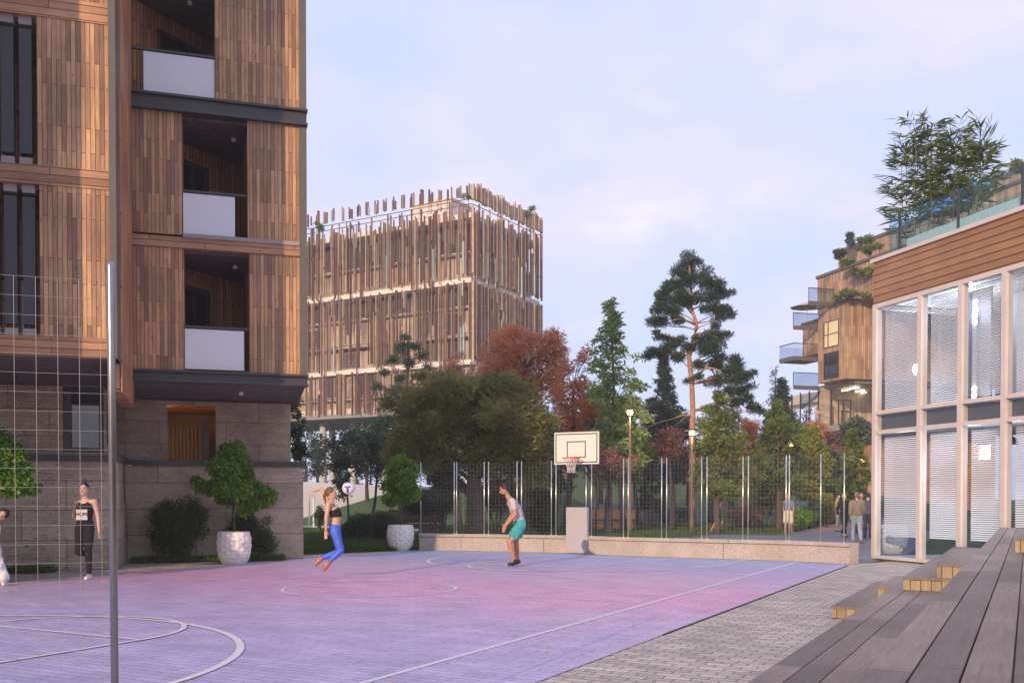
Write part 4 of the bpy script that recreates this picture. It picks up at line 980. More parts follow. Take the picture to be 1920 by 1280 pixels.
# gym equipment silhouettes inside
m = MB(); p = H.loc(at(1572, 800, 84)); x_, y_ = p.x, p.y
for dx in (0, 1.2): 
    m.box(x_+dx, x_+dx+.08, y_, y_+.08, zg, zg+2.4); m.box(x_+dx, x_+dx+.08, y_+1, y_+1.08, zg, zg+2.4)
m.box(x_, x_+1.28, y_, y_+.08, zg+2.3, zg+2.4); m.box(x_, x_+1.28, y_, y_+.06, zg+1.4, zg+1.46); m.box(x_+1.6, x_+3.2, y_, y_+.5, zg+.5, zg+.62); m.box(x_+1.7, x_+1.8, y_, y_+.4, zg, zg+.5); m.box(x_+3, x_+3.1, y_, y_+.4, zg, zg+.5)
HB(m, 'exercise_rack', MDARK)
# blue glass balustrade on its upper terraces
m = MB(); yq, zq = H.hx(9.3, 1840, 350); m.box(9.3, 9.34, y4n, H.hx(9.3, 1752, 400)[0], z4, z4+1.5); HB(m, 'balustrade_glass', MBLUE2)
m = MB(); m.box(12.4, 12.44, y5f, y5f+7, z4, z5+.1); HB(m, 'balustrade_glass', MBLUE2)
# terrace planting
def bush(name, label, px, py, rx, ry, Y, leaf, per, ll, lw, n=16, group=None, cat='shrub', rc=None, align=.4, z0=None):
    cl = ellclumps(px, py, rx, ry, Y, n, rc or max(rx, ry)*.38, edge=.45)
    b = at(px, py+ry, Y) if z0 is None else Vector((at(px, py, Y).x, Y, z0))
    r_ = empty(name, b, 0, label, cat, group)
    P_, D = clump_cloud(cl, per); P_ = P_[P_[:, 2] > b.z-.02] ; 
    o = leaf_mesh('foliage', P_, ll, lw, leaf, r_); o.location = -b
    m = MB()
    for i in range(5):
        e_ = cl[i % len(cl)][0]; m.tube(tpath(b-Vector((0, 0, .05)), e_, 4, .1), [.02*Y/25]*3+[.01*Y/25]*2, 4, cap=False)
    o = m.build('stem', MBARK, r_); o.location = -b
    return r_
G_T = 'plants on the terraces of the stepped building'
for (nm, lb, px, py, rx, ry, Y) in (
    ('terrace_shrub', 'dense dark green shrub at the corner planter of the stepped building above its parapet', 1594, 549, 18, 9, 79),
    ('terrace_shrub', 'pale flowering low shrub left of the dense corner shrub', 1570, 557, 10, 5, 80),
    ('terrace_shrub', 'flowering low shrub right of the dense corner shrub', 1622, 552, 12, 5, 79),
    ('terrace_shrub', 'green hanging shrub halfway up the planted terraces', 1601, 512, 10, 14, 80),
    ('terrace_shrub', 'broad green shrub beside the roof edge of the pavilion on the second terrace', 1622, 511, 14, 9, 79),
    ('terrace_shrub', 'dark bush on the highest left terrace below the two slim trees', 1590, 490, 14, 7, 80),
    ('terrace_shrub', 'dark shrub on the upper right terrace behind the bamboo', 1846, 362, 20, 12, 66),
    ('terrace_shrub', 'leafy shrub on the topmost terrace at the right edge', 1908, 312, 22, 12, 62)):
    bush(nm, lb, px, py, rx, ry, Y, LG2 if 'flower' not in lb else LYG, 700, .22, .13, 14, G_T)
for (lb, px, pb_, Y, cx, cy, rx, ry, n) in (('slim young tree at the left end of the highest planted terrace', 1578, 500, 82, 1575, 472, 14, 15, 9), ('taller slim tree behind the first on the planted terrace', 1592, 492, 84, 1594, 450, 9, 18, 8), ('spreading rounded tree on the terrace beside the pavilion roof', 1632, 486, 80, 1630, 459, 31, 22, 20)):
    cl = ellclumps(cx, cy, rx, ry, Y, n, 7); b = at(px, pb_, Y); r_ = empty('terrace_tree', b, 0, lb, 'tree', 'small trees on the terraces of the stepped building')
    t = trunk_mesh('trunk', tpath(b, at(cx, cy, Y), 5, .05), .09, .04, cl, MBARK, r_, 8, zmin=.3)
    P_, D = clump_cloud(cl, 1500); o = leaf_mesh('crown', P_, .17, .09, LG3 if n < 15 else LG2, r_); t.location = o.location = -b
# bamboo on the pavilion roof -------------------------------------------------
bx0 = G.wor((1.15, -3.0, zcap+.4)); bb = empty('bamboo', bx0, 0, 'tall bamboo with long narrow leaves in the roof planter of the pavilion', 'bamboo')
lp = []; ld = []; cm = MB()
stalk = []
for i, px in enumerate(np.linspace(1690, 1835, 13)):
    yv = G.hx(1.1+.3*math.sin(i*2.1), px, 460)[0]; s0 = G.wor((1.1+.3*math.sin(i*2.1), yv, zcap+.35))
    tx = 1757+(px-1757)*1.3+rng.uniform(-22, 22); ty = {0: 300, 1: 265, 2: 225, 3: 235, 4: 215, 5: 250, 6: 258, 7: 265, 8: 240, 9: 232, 10: 240, 11: 255, 12: 285}[i]+rng.uniform(-5, 12)
    tp = at(tx, ty, s0.y+rng.uniform(-.3, .5)); pth = tpath(s0, tp, 10, .05)
    cm.tube(pth, [.013*(1-.07*q) for q in range(11)], 6); stalk.append(pth)
    for q in range(1, 11):
        for rep in range(4 if q > 2 else 1):
            a = np.asarray(pth[q]); tt = rng.uniform(0, 1); a = a*(1-tt)+np.asarray(pth[q-1])*tt
            dr = rng.normal(size=3); dr[2] = abs(dr[2])*.4+.15; dr /= np.linalg.norm(dr); ln = rng.uniform(.25, .62)*(1 if q < 8 else .75); e_ = a+dr*ln
            cm.tube([tuple(a), tuple((a+e_)/2+np.array([0, 0, .02])), tuple(e_)], [.0035, .0028, .002], 3, cap=False)
            for k in range(7):
                t = .3+.7*k/6; lp.append(a+(e_-a)*t); side = np.cross(dr, [0, 0, 1])*(1 if k % 2 else -1); ld.append(dr*.8+side*.55+np.array([0, 0, -.28]))
o1 = cm.build('cane', pm('cane_green', (.16, .2, .08), .5), bb, smooth=True); o2 = leaf_mesh('foliage', lp, .34, .040, LBAM, bb, dirs=ld, align=.8); o1.location = o2.location = -bx0
# ------------------------------------------------------------------ people
def V(*a): return Vector(a)
def oball(m, c, ax, ay, az, nu=14, nv=9):
    c = Vector(c); vs = []; fs = []
    for j in range(nv+1):
        t = math.pi*j/nv
        for i in range(nu):
            a = 2*math.pi*i/nu; vs.append(c+ax*(math.sin(t)*math.cos(a))+ay*(math.sin(t)*math.sin(a))+az*math.cos(t))
    for j in range(nv):
        for i in range(nu): fs.append((j*nu+i, (j+1)*nu+i, (j+1)*nu+(i+1) % nu, j*nu+(i+1) % nu))
    m.add(vs, fs)
def caps(m, a, b, ra, rb, n=10):
    a = Vector(a); b = Vector(b); X, Y, Z = V(1, 0, 0), V(0, 1, 0), V(0, 0, 1)
    oball(m, a, X*ra, Y*ra, Z*ra, n, 6); oball(m, b, X*rb, Y*rb, Z*rb, n, 6)
    if (b-a).length > 1e-4: m.tube([a, b], [ra, rb], n)
def fused(m, name, mat, parent, vox, smooth=3):
    me = bpy.data.meshes.new(name); me.from_pydata(m.v, [], m.f); o = bpy.data.objects.new(name, me); col.objects.link(o)
    r = o.modifiers.new('r', 'REMESH'); r.mode = 'VOXEL'; r.voxel_size = vox; r.adaptivity = 0
    s = o.modifiers.new('s', 'SMOOTH'); s.factor = .5; s.iterations = smooth
    bpy.context.view_layer.update(); dg = bpy.context.evaluated_depsgraph_get()
    me2 = bpy.data.meshes.new_from_object(o.evaluated_get(dg)); o.modifiers.clear(); o.data = me2; me2.name = name
    bpy.data.meshes.remove(me); me2.materials.clear(); me2.materials.append(mat); me2.shade_smooth(); o.parent = parent; return o
BASE = dict(pelvis=(0, 0, .95), chest=(0, -.01, 1.22), neck=(0, -.015, 1.45), head=(0, .015, 1.615),
    hipR=(.085, 0, .93), kneeR=(.095, .015, .50), ankR=(.10, -.03, .085), toeR=(.115, .13, .035),
    hipL=(-.085, 0, .93), kneeL=(-.095, .015, .50), ankL=(-.10, -.03, .085), toeL=(-.115, .13, .035),
    shR=(.17, -.01, 1.40), elR=(.215, -.03, 1.12), wrR=(.235, .04, .87), shL=(-.17, -.01, 1.40), elL=(-.215, -.03, 1.12), wrL=(-.235, .04, .87),
    fwd=(0, 1, 0), hup=(0, 0, 1))
TW_M = [.155, .145, .135, .145, .158, .165, .16, .125, .06]; TD = [.115, .108, .10, .105, .112, .112, .10, .08, .06]
TW_F = [.165, .145, .118, .125, .138, .142, .14, .11, .05]
def spine(P_, t):
    a, b, c = P_['pelvis'], P_['chest'], P_['neck']; return a*(1-t)**2+b*2*t*(1-t)+c*t*t if False else (a.lerp(b, t*2) if t < .5 else b.lerp(c, t*2-1))
def torso(m, P_, fem, t0=0, t1=1, g=0.0, k=1.0):
    tw = TW_F if fem else TW_M; lh = (P_['hipR']-P_['hipL']).normalized(); ls = (P_['shR']-P_['shL']).normalized()
    for i in range(17):
        t = i/16
        if t < t0-1e-6 or t > t1+1e-6: continue
        c = spine(P_, t); up = (spine(P_, min(1, t+.05))-spine(P_, max(0, t-.05))).normalized(); la = lh.lerp(ls, t); la = (la-up*la.dot(up)).normalized(); de = up.cross(la)
        j = t*8; j0 = int(j); fr = j-j0; j1 = min(8, j0+1); w_ = tw[j0]*(1-fr)+tw[j1]*fr; d_ = TD[j0]*(1-fr)+TD[j1]*fr
        oball(m, c, la*(w_*k+g), de*(d_*k*.92+g), up*(.062+g*.4))
def limb(m, P_, s, fem, part, g=0.0, k=1.0):
    if part == 'thigh': caps(m, P_['hip'+s], P_['knee'+s], (.092 if fem else .088)*k+g, .058*k+g)
    if part == 'shin':
        a, b = P_['knee'+s], P_['ank'+s]; q = a.lerp(b, .3); caps(m, a, q, .056*k+g, .058*k+g); caps(m, q, b, .058*k+g, .036*k+g)
    if part == 'upper': caps(m, P_['sh'+s], P_['el'+s], (.048 if fem else .056)*k+g, (.036 if fem else .042)*k+g)
    if part == 'fore': caps(m, P_['el'+s], P_['wr'+s], (.037 if fem else .042)*k+g, (.024 if fem else .028)*k+g)
def hand(m, P_, s, k):
    w_ = P_['wr'+s]; d = (w_-P_['el'+s]).normalized(); d = P_.get('hd'+s, d); f = V(*P_['fwd']); sd = d.cross(f)
    if sd.length < .2: sd = V(1, 0, 0)
    sd.normalize(); nr = sd.cross(d).normalized(); pc = w_+d*.045*k; oball(m, pc, nr*.036*k, sd*.018*k, d*.05*k)
    for i, (o_, ln) in enumerate(((.027, .062), (.010, .074), (-.008, .070), (-.025, .055))):
        b = w_+d*.085*k+nr*o_*k; mid = b+d*ln*.5*k; caps(m, b-d*.02*k, mid, .0095*k, .009*k, 6); caps(m, mid, mid+(d+sd*.45*(1 if s == 'R' else -1)).normalized()*ln*.5*k, .009*k, .0075*k, 6)
    b = w_+d*.03*k+nr*.03*k; caps(m, b, b+(d*.6+nr*.7).normalized()*.05*k, .012*k, .009*k, 6)
def person(label, base, yaw, pose, outfit, k=1.0, fem=False, vox=.011, group=None, skin=None, hair=None, hairstyle='short', name='person'):
    r_ = empty('person', base, -yaw, label, 'person', group)
    P_ = {}
    for q, v in {**BASE, **pose}.items():
        P_[q] = Vector(v)*(k if q not in ('fwd', 'hup') and not q.startswith('hd') else 1)
    P_['fwd'].normalize()
    skin = skin or SKIN
    m = MB(); torso(m, P_, fem, k=k)
    for s in 'RL':
        for p in ('thigh', 'shin', 'upper', 'fore'): limb(m, P_, s, fem, p, k=k)
        hand(m, P_, s, k); caps(m, P_['ank'+s]+V(0, 0, -.02*k)*0, P_['toe'+s], .036*k, .026*k); caps(m, P_['sh'+s], spine(P_, .88), .055*k, .05*k)
        caps(m, P_['ank'+s], P_['ank'+s]-(P_['toe'+s]-P_['ank'+s]).normalized()*.02*k-V(0, 0, .03*k), .036*k, .032*k)
    h = P_['head']; f = P_['fwd']; u = P_['hup'].normalized(); f = (f-u*f.dot(u)).normalized(); s_ = f.cross(u)
    caps(m, P_['neck'], h-u*.06*k, .05*k if fem else .058*k, .046*k)
    oball(m, h, s_*.074*k, f*.092*k, u*.112*k); oball(m, h+f*.03*k-u*.065*k, s_*.052*k, f*.05*k, u*.05*k)
    oball(m, h+f*.095*k-u*.015*k, s_*.013*k, f*.018*k, u*.028*k); 
    for q in (1, -1): oball(m, h+s_*.076*k*q-u*.005*k, s_*.010*k, f*.018*k, u*.03*k)
    fused(m, 'body', skin, r_, vox*k if vox < .02 else vox)
    if vox < .02:
        for q in (1, -1):
            e = MB(); oball(e, h+f*.083*k+s_*.031*k*q+u*.012*k, s_*.0135*k, f*.008*k, u*.0065*k); e.build('eye', EYE, r_, smooth=True)
            e = MB(); oball(e, h+f*.083*k+s_*.032*k*q+u*.034*k, s_*.020*k, f*.008*k, u*.004*k); e.build('eyebrow', hair or HAIRD, r_, smooth=True)
        e = MB(); oball(e, h+f*.083*k-u*.055*k, s_*.023*k, f*.010*k, u*.007*k); e.build('mouth', LIP, r_, smooth=True)
    if hairstyle:
        m = MB()
        oball(m, h-f*.022*k+u*.028*k, s_*.087*k, f*.094*k, u*.104*k)
        if hairstyle == 'bun': oball(m, h-f*.03*k+u*.155*k, s_*.04*k, f*.04*k, u*.038*k); caps(m, h+u*.1*k-f*.02*k, h+u*.14*k-f*.03*k, .03*k, .03*k)
        if hairstyle == 'tail': caps(m, h-f*.09*k+u*.05*k, h-f*.13*k-u*.05*k, .035*k, .03*k); caps(m, h-f*.13*k-u*.05*k, h-f*.10*k-u*.2*k, .03*k, .012*k)
        if hairstyle == 'beanie': oball(m, h-f*.01*k+u*.045*k, s_*.098*k, f*.108*k, u*.10*k)
        if hairstyle == 'beard': oball(m, h+f*.045*k-u*.085*k, s_*.052*k, f*.045*k, u*.035*k)
        fused(m, 'beanie' if hairstyle == 'beanie' else 'hair', (outfit.get('hat') or hair or HAIRD) if hairstyle == 'beanie' else (hair or HAIRD), r_, .009*k if vox < .02 else .016, 2)
    def cloth(name, mat, fn, g):
        m = MB(); fn(m, g); o = fused(m, name, mat, r_, max(vox*1.05, .011)*k, 4)
        if vox < .02:                       # cloth folds
            amp = min(.011, g*.5); n = len(o.data.vertices); co_ = np.empty(n*3); o.data.vertices.foreach_get('co', co_); co_ = co_.reshape(-1, 3)
            nm = np.empty(n*3); o.data.vertices.foreach_get('normal', nm); nm = nm.reshape(-1, 3); sd = float(yaw)*3
            q = co_[:, 2]*17+co_[:, 0]*11+sd; q2 = co_[:, 2]*31-co_[:, 1]*23+co_[:, 0]*9+sd*2
            d = np.sin(q+2.2*np.sin(co_[:, 1]*19+co_[:, 2]*7+sd))*.6+np.sin(q2+1.7*np.sin(co_[:, 0]*33))*.4
            co_ = co_+nm*(d*amp)[:, None]; o.data.vertices.foreach_set('co', co_.reshape(-1)); o.data.update()
    if 'trousers' in outfit:
        mt, ln, g = outfit['trousers']
        def fn(m, g):
            torso(m, P_, fem, 0, .16, g, k)
            for s in 'RL':
                if ln >= .5:
                    limb(m, P_, s, fem, 'thigh', g, k)
                    a, b = P_['knee'+s], P_['ank'+s]; e = a.lerp(b, min(1, (ln-.5)*2)); caps(m, a, a.lerp(e, .3), .056*k+g, .058*k+g); caps(m, a.lerp(e, .3), e, .058*k+g, (.04*k if ln > .9 else .055*k)+g*1.2)
                else:
                    a, b = P_['hip'+s], P_['knee'+s]; caps(m, a, a.lerp(b, ln*2), .095*k+g, .082*k+g*1.3)
        cloth('trousers' if ln > .5 else 'shorts', mt, fn, g)
    if 'top' in outfit:
        mt, sl, g, t0, t1 = outfit['top']
        def fn(m, g):
            torso(m, P_, fem, t0, t1, g, k)
            for s in 'RL':
                if sl > 0:
                    caps(m, spine(P_, .86), P_['sh'+s], .06*k+g, .056*k+g)
                    a, b, c = P_['sh'+s], P_['el'+s], P_['wr'+s]
                    caps(m, a, a.lerp(b, min(1, sl*2)), .054*k+g, .046*k+g)
                    if sl > .5: caps(m, b, b.lerp(c, (sl-.5)*2), .044*k+g, .034*k+g)
                elif t1 > .7: caps(m, spine(P_, .8)+(P_['sh'+s]-P_['neck'])*.35+f*.03*k, spine(P_, .97)+(P_['sh'+s]-P_['neck'])*.42, .045*k+g, .03*k+g)
        cloth(outfit.get('topname', 'shirt'), mt, fn, g)
    if 'shoes' in outfit:
        for s in 'RL':
            m = MB(); a = P_['ank'+s]; t = P_['toe'+s]; d = (t-a); heel = a-d.normalized()*.03*k; dn = outfit.get('drop', .042)
            dv = (V(0, 0, -1)) if outfit.get('shoedir') is None else Vector(outfit['shoedir'])
            caps(m, heel+dv*dn*k, t, .042*k, .036*k); caps(m, a, a+dv*.03*k, .046*k, .044*k)
            fused(m, 'shoe', outfit['shoes'], r_, .011*k if vox < .02 else vox, 2)
    return r_, P_
SKIN = pm('skin_light', (.58, .34, .26), .5, noise=.06, nscale=12); SKINT = pm('skin_tan', (.44, .215, .13), .5, noise=.08, nscale=12)
EYE = pm('eye_dark', (.03, .02, .02), .3); LIP = pm('lips', (.42, .13, .12), .5)
HAIRD = pm('hair_dark', (.022, .014, .012), .55, bump=.5, bscale=90); HAIRB = pm('hair_brown', (.16, .07, .035), .55, bump=.5, bscale=90); HAIRG = pm('hair_blond', (.45, .30, .17), .6)
def fab(n, c, r=.85, no=.12): return pm(n, c, r, noise=no, nscale=18, bump=.9, bscale=11)
BLK = fab('black_jersey', (.011, .010, .016), .95); WHT = fab('white_cotton', (.72, .70, .70)); NAVY = fab('navy_cloth', (.03, .035, .065)); BLUEL = fab('blue_leggings', (.05, .13, .62), .55)
TEAL = fab('teal_shorts', (.05, .36, .36)); GREYT = fab('grey_shirt', (.50, .45, .47)); CREAM = fab('cream_shorts', (.62, .50, .36)); KHAKI = fab('khaki_cloth', (.33, .27, .14)); JEAN = fab('pale_jeans', (.26, .32, .42), no=.3)
SHO = pm('orange_shoe', (.40, .12, .07), .6, noise=.5, nscale=20); SHB = pm('black_shoe', (.02, .02, .022), .5); SHW = pm('white_shoe', (.7, .69, .68), .5); SHBR = pm('brown_shoe', (.28, .11, .05), .5)
# woman in the black tank top
b = gp(160, 1086); k = 1.0
r_, P_ = person('woman in black tank top and leggings balancing on one leg behind the near fence', b, R(178), dict(
    hipR=(.082, 0, .93), kneeR=(.10, .05, .50), ankR=(.075, -.34, .44), toeR=(.075, -.44, .56), hipL=(-.075, 0, .93), kneeL=(-.062, .01, .5), ankL=(-.055, -.03, .085), toeL=(-.06, .12, .035),
    elR=(.235, -.11, 1.15), wrR=(.13, -.33, .93), elL=(-.225, -.02, 1.13), wrL=(-.262, .03, .87), head=(0, .02, 1.62), pelvis=(0, 0, .95)),
    dict(trousers=(BLK, .97, .006), top=(fab('black_tank', (.014, .012, .018), .95), 0, .012, .1, .80), topname='tank_top', shoes=SHW), k=1.02, fem=True, hairstyle='bun', vox=.010)
m = MB(); m.box(-.10, .10, .140, .144, 1.10, 1.29); pr = m.build('print_panel', fab('grey_print', (.50, .49, .50), no=.25), r_)
def text(s, size, mat, parent, loc, rot, name='lettering', ext=.0015):
    c = bpy.data.curves.new(name, 'FONT'); c.body = s; c.size = size; c.extrude = ext; c.align_x = 'CENTER'; c.align_y = 'CENTER'; c.offset = .0015
    o = bpy.data.objects.new(name, c); col.objects.link(o); bpy.context.view_layer.update()
    me = bpy.data.meshes.new_from_object(o.evaluated_get(bpy.context.evaluated_depsgraph_get())); bpy.data.objects.remove(o)
    me.name = name; o = link(name, me, mat, parent); o.location = loc; o.rotation_euler = rot; return o
text('HOPE', .088, BLK, pr, (0, .146, 1.20), (R(90), 0, R(180)))
# woman in white stretching at the left edge
b = gp(-14, 1097)
person('barefoot woman in white clothes bending sideways with one arm raised at the left edge', b, R(178), dict(
    pelvis=(.16, 0, .86), hipR=(.25, 0, .86), hipL=(.08, 0, .84), chest=(.06, .02, 1.05), neck=(-.10, .06, 1.14), head=(-.21, .09, 1.205), hup=(-.75, 0, .66), fwd=(-.1, 1, -.05),
    shR=(-.0, .03, 1.25), shL=(-.10, .05, 1.0), elR=(.03, .05, 1.50), wrR=(-.11, .08, 1.66), hdR=(-.95, 0, .05), elL=(-.12, .12, .75), wrL=(-.05, .16, .55),
    kneeR=(.42, .02, .46), ankR=(.60, 0, .085), toeR=(.66, .12, .035), kneeL=(-.06, .02, .48), ankL=(-.20, 0, .09), toeL=(-.25, .14, .035)),
    dict(trousers=(WHT, .95, .045), top=(WHT, .2, .014, .1, .9), shoes=SHW), k=1.0, fem=True, hairstyle='tail', vox=.010)
# jumping player
b = gp(625, 1085); sc_ = b.y/F
def J(px, py, xo=0): return (xo, (px-625)*sc_, CH+(HOR-py)*sc_)
r_, P_ = person('woman in black sports bra and bright blue leggings leaping with one arm thrown back', (b.x, b.y, 0), R(84), dict(
    pelvis=J(628, 992), chest=J(631, 966), neck=J(621, 943), head=J(622, 925, .02), hipR=J(629, 996, .085), hipL=J(629, 995, -.085), kneeR=J(640, 1031, .09), kneeL=J(637, 1034, -.07),
    ankR=J(617, 1052, .10), ankL=J(601, 1046, -.08), toeR=J(609, 1066, .10), toeL=J(592, 1058, -.08), shR=J(618, 944, .17), shL=J(618, 942, -.16), elR=J(614, 970, .2), wrR=J(613, 994, .16),
    elL=J(601, 915, -.2), wrL=J(587, 921, -.14), fwd=(0.1, 1, .05)),
    dict(trousers=(BLUEL, .97, .006), top=(BLK, 0, .010, .50, .72), topname='sports_bra', shoes=SHO, shoedir=(0, .5, -.8), drop=.03), k=1.0, fem=True, hair=HAIRB, hairstyle='tail', vox=.0105)
# ball in the air
p = at(653.5, 914.5, b.y); r = .118; bl = empty('volleyball', p, 0, 'white and blue volleyball in the air beside the jumping woman', 'ball')
m = MB(); m.ball((0, 0, 0), r, 24, 16); m.build('ball_skin', pm('ball_white', (.72, .68, .72), .45), bl, smooth=True)
m = MB(); n_ = 14
def patch(m, a0, a1, e0, e1):
    vs = []; 
    for j in range(7):
        for i in range(9):
            a = R(a0+(a1-a0)*i/8); e_ = R(e0+(e1-e0)*j/6); vs.append((1.012*r*math.sin(a)*math.cos(e_), -1.012*r*math.cos(a)*math.cos(e_), 1.012*r*math.sin(e_)))
    m.add(vs, [(j*9+i, j*9+i+1, (j+1)*9+i+1, (j+1)*9+i) for j in range(6) for i in range(8)])
patch(m, -30, 28, 4, 18); patch(m, -11, 11, -52, 4); patch(m, -70, 75, 52, 78); patch(m, 95, 150, -10, 20); patch(m, -150, -95, -30, 10)
m.build('blue_panel', pm('ball_blue', (.05, .05, .42), .45), bl, smooth=True)
# man in shorts
b = gp(966, 1061.5); sc2 = b.y/F
def J2(px, py, xo=0): return (xo, -(px-966)*sc2, CH+(HOR-py)*sc2)
person('bearded man in pale t-shirt and teal shorts crouching forward on the court', (b.x, b.y, 0), R(-98), dict(
    pelvis=J2(975, 987), chest=J2(969, 966), neck=J2(956, 944), head=J2(947, 928.5), hup=(0, .35, .94), fwd=(-.1, 1, -.3), hipR=J2(975, 990, .09), hipL=J2(974, 990, -.09), kneeR=J2(969, 1017, .14), kneeL=J2(954, 1020, -.13),
    ankR=J2(972, 1052, .14), ankL=J2(963, 1050, -.12), toeR=J2(962, 1058.5, .15), toeL=J2(953.5, 1057, -.13), shR=J2(961, 948, .19), shL=J2(959, 949, -.19), elR=J2(966, 968, .26), wrR=J2(952, 988, .22), elL=J2(963, 970, -.27), wrL=J2(947, 990, -.24), hdR=(0, .4, -.9), hdL=(0, .4, -.9)),
    dict(trousers=(TEAL, .27, .026), top=(GREYT, .27, .020, .0, .93), shoes=SHB), k=1.08, skin=SKINT, hairstyle='beard', vox=.011)
# background people
def bgp(label, px, pyf, H_, yaw, pose, outfit, **kw):
    b = gp(px, pyf); return person(label, b, R(yaw), pose, outfit, k=H_/1.74, vox=.02, **kw)
walkR = dict(kneeR=(.09, .16, .52), ankR=(.09, .22, .09), toeR=(.1, .36, .05), kneeL=(-.09, -.02, .5), ankL=(-.1, -.28, .12), toeL=(-.1, -.16, .04), elR=(.22, -.12, 1.14), wrR=(.22, -.12, .9), elL=(-.22, .05, 1.13), wrL=(-.22, .18, .92))
walkL = {(q[:-1]+('L' if q[-1] == 'R' else 'R')): (-v[0], v[1], v[2]) for q, v in walkR.items()}
fold = dict(elR=(.24, .02, 1.14), wrR=(.05, .2, 1.18), elL=(-.24, .02, 1.14), wrL=(-.05, .22, 1.14))
bgp('bare chested man in dark green shorts jogging on the path behind the fence', 1344, 999.5, 1.66, 62, dict(kneeR=(.09, .25, .62), ankR=(.09, .12, .25), toeR=(.1, .24, .18), kneeL=(-.09, .02, .5), ankL=(-.09, -.25, .14), toeL=(-.09, -.14, .06), chest=(0, .05, 1.22), neck=(0, .12, 1.43), head=(0, .18, 1.6), shR=(.18, .1, 1.38), shL=(-.18, .1, 1.38), elR=(.25, -.08, 1.15), wrR=(.18, .22, 1.1), elL=(-.25, .12, 1.12), wrL=(-.12, .36, 1.12)), dict(trousers=(fab('green_shorts', (.03, .09, .06)), .45, .02), shoes=SHO), skin=SKINT)
bgp('man in blue shirt and cream shorts walking beside the green hedge', 1478, 1003, 1.66, 205, walkR, dict(trousers=(CREAM, .42, .03), top=(fab('slate_shirt', (.12, .17, .24)), .3, .02, 0, .93), shoes=SHBR), skin=SKINT, hair=HAIRB)
bgp('woman in khaki jacket standing half hidden behind the woman in black', 1570, 996, 1.68, 120, fold, dict(trousers=(fab('grey_trousers', (.2, .18, .16)), .97, .015), top=(KHAKI, .9, .02, 0, .93), shoes=SHB), fem=True)
bgp('woman in black trouser suit and heels walking away from the lawn', 1582, 1007, 1.66, 165, walkR, dict(trousers=(BLK, .88, .02), top=(BLK, .9, .02, 0, .93), shoes=SHB), fem=True, hair=HAIRG)
bgp('woman in grey beanie and patterned jumper walking in pale jeans beside the pavilion', 1606, 1019, 1.68, 10, walkL, dict(trousers=(JEAN, .95, .012), top=(blocks('patterned_knit', 'w', (.22, .19, .14), (.08, .075, .06), (.3, .26, .2), .06, .035, .006, rough=.9), .75, .035, 0.02, .93), shoes=SHBR, hat=fab('grey_wool', (.16, .15, .18))), fem=True, hairstyle='beanie')
bgp('bald man in beige clothes facing the camera behind the woman in the beanie', 1614, 1008, 1.70, 175, walkR, dict(trousers=(fab('beige_trousers', (.36, .27, .2)), .95, .012), top=(WHT, .9, .015, 0, .93), shoes=SHBR), skin=SKINT, hairstyle=None)
bgp('man in navy jacket and dark trousers standing beside the pavilion corner', 1627, 1009, 1.70, 20, fold, dict(trousers=(NAVY, .97, .015), top=(fab('slate_jacket', (.07, .07, .11)), .95, .03, 0, .93), shoes=SHB))
bgp('child in pale blue shirt walking on the far lawn left of the padded stand', 1058, 979, 1.02, 250, walkR, dict(trousers=(fab('dusty_red', (.3, .12, .1)), .6, .02), top=(fab('sky_shirt', (.25, .36, .5)), .3, .02, 0, .93), shoes=SHB))
sit = dict(pelvis=(0, 0, .5), chest=(0, .0, .78), neck=(0, .02, 1.02), head=(0, .06, 1.18), hipR=(.09, 0, .48), hipL=(-.09, 0, .48), kneeR=(.12, .42, .5), kneeL=(-.12, .42, .5), ankR=(.12, .45, .09), ankL=(-.12, .45, .09), toeR=(.13, .6, .04), toeL=(-.13, .6, .04), shR=(.18, 0, .97), shL=(-.18, 0, .97), elR=(.24, .02, .7), wrR=(.16, .25, .6), elL=(-.24, .02, .7), wrL=(-.16, .25, .6))
bgp('person in brown jacket standing by the low wall on the far lawn', 1220, 981, 1.28, 180, fold, dict(trousers=(NAVY, .97, .02), top=(fab('rust_jacket', (.30, .14, .06)), .9, .03, 0, .93), shoes=SHB))
bgp('person in dark clothes sitting on the lawn beneath the trees', 1440, 982, 1.28, 150, {q: (v[0], v[1], v[2]-.0) for q, v in sit.items()}, dict(trousers=(fab('pink_trousers', (.4, .22, .2)), .97, .02), top=(BLK, .9, .03, 0, .93), shoes=SHB))
bgp('person in pink top crouching among the shrubs right of the man in shorts', 1497, 985, 1.25, 250, sit, dict(trousers=(KHAKI, .97, .02), top=(fab('pink_top', (.42, .2, .17)), .4, .03, 0, .93), shoes=SHB))
p_ = at(1530, 797, 78.0); zfl = H.loc(p_)
person('person in blue jeans standing on the raised terrace of the stepped building', (at(1531, 933, 84).x, 84, zg), R(180), fold, dict(trousers=(JEAN, .97, .02), top=(fab('pink_top2', (.5, .3, .25)), .4, .02, 0, .93), shoes=SHB), k=1.0, vox=.03)
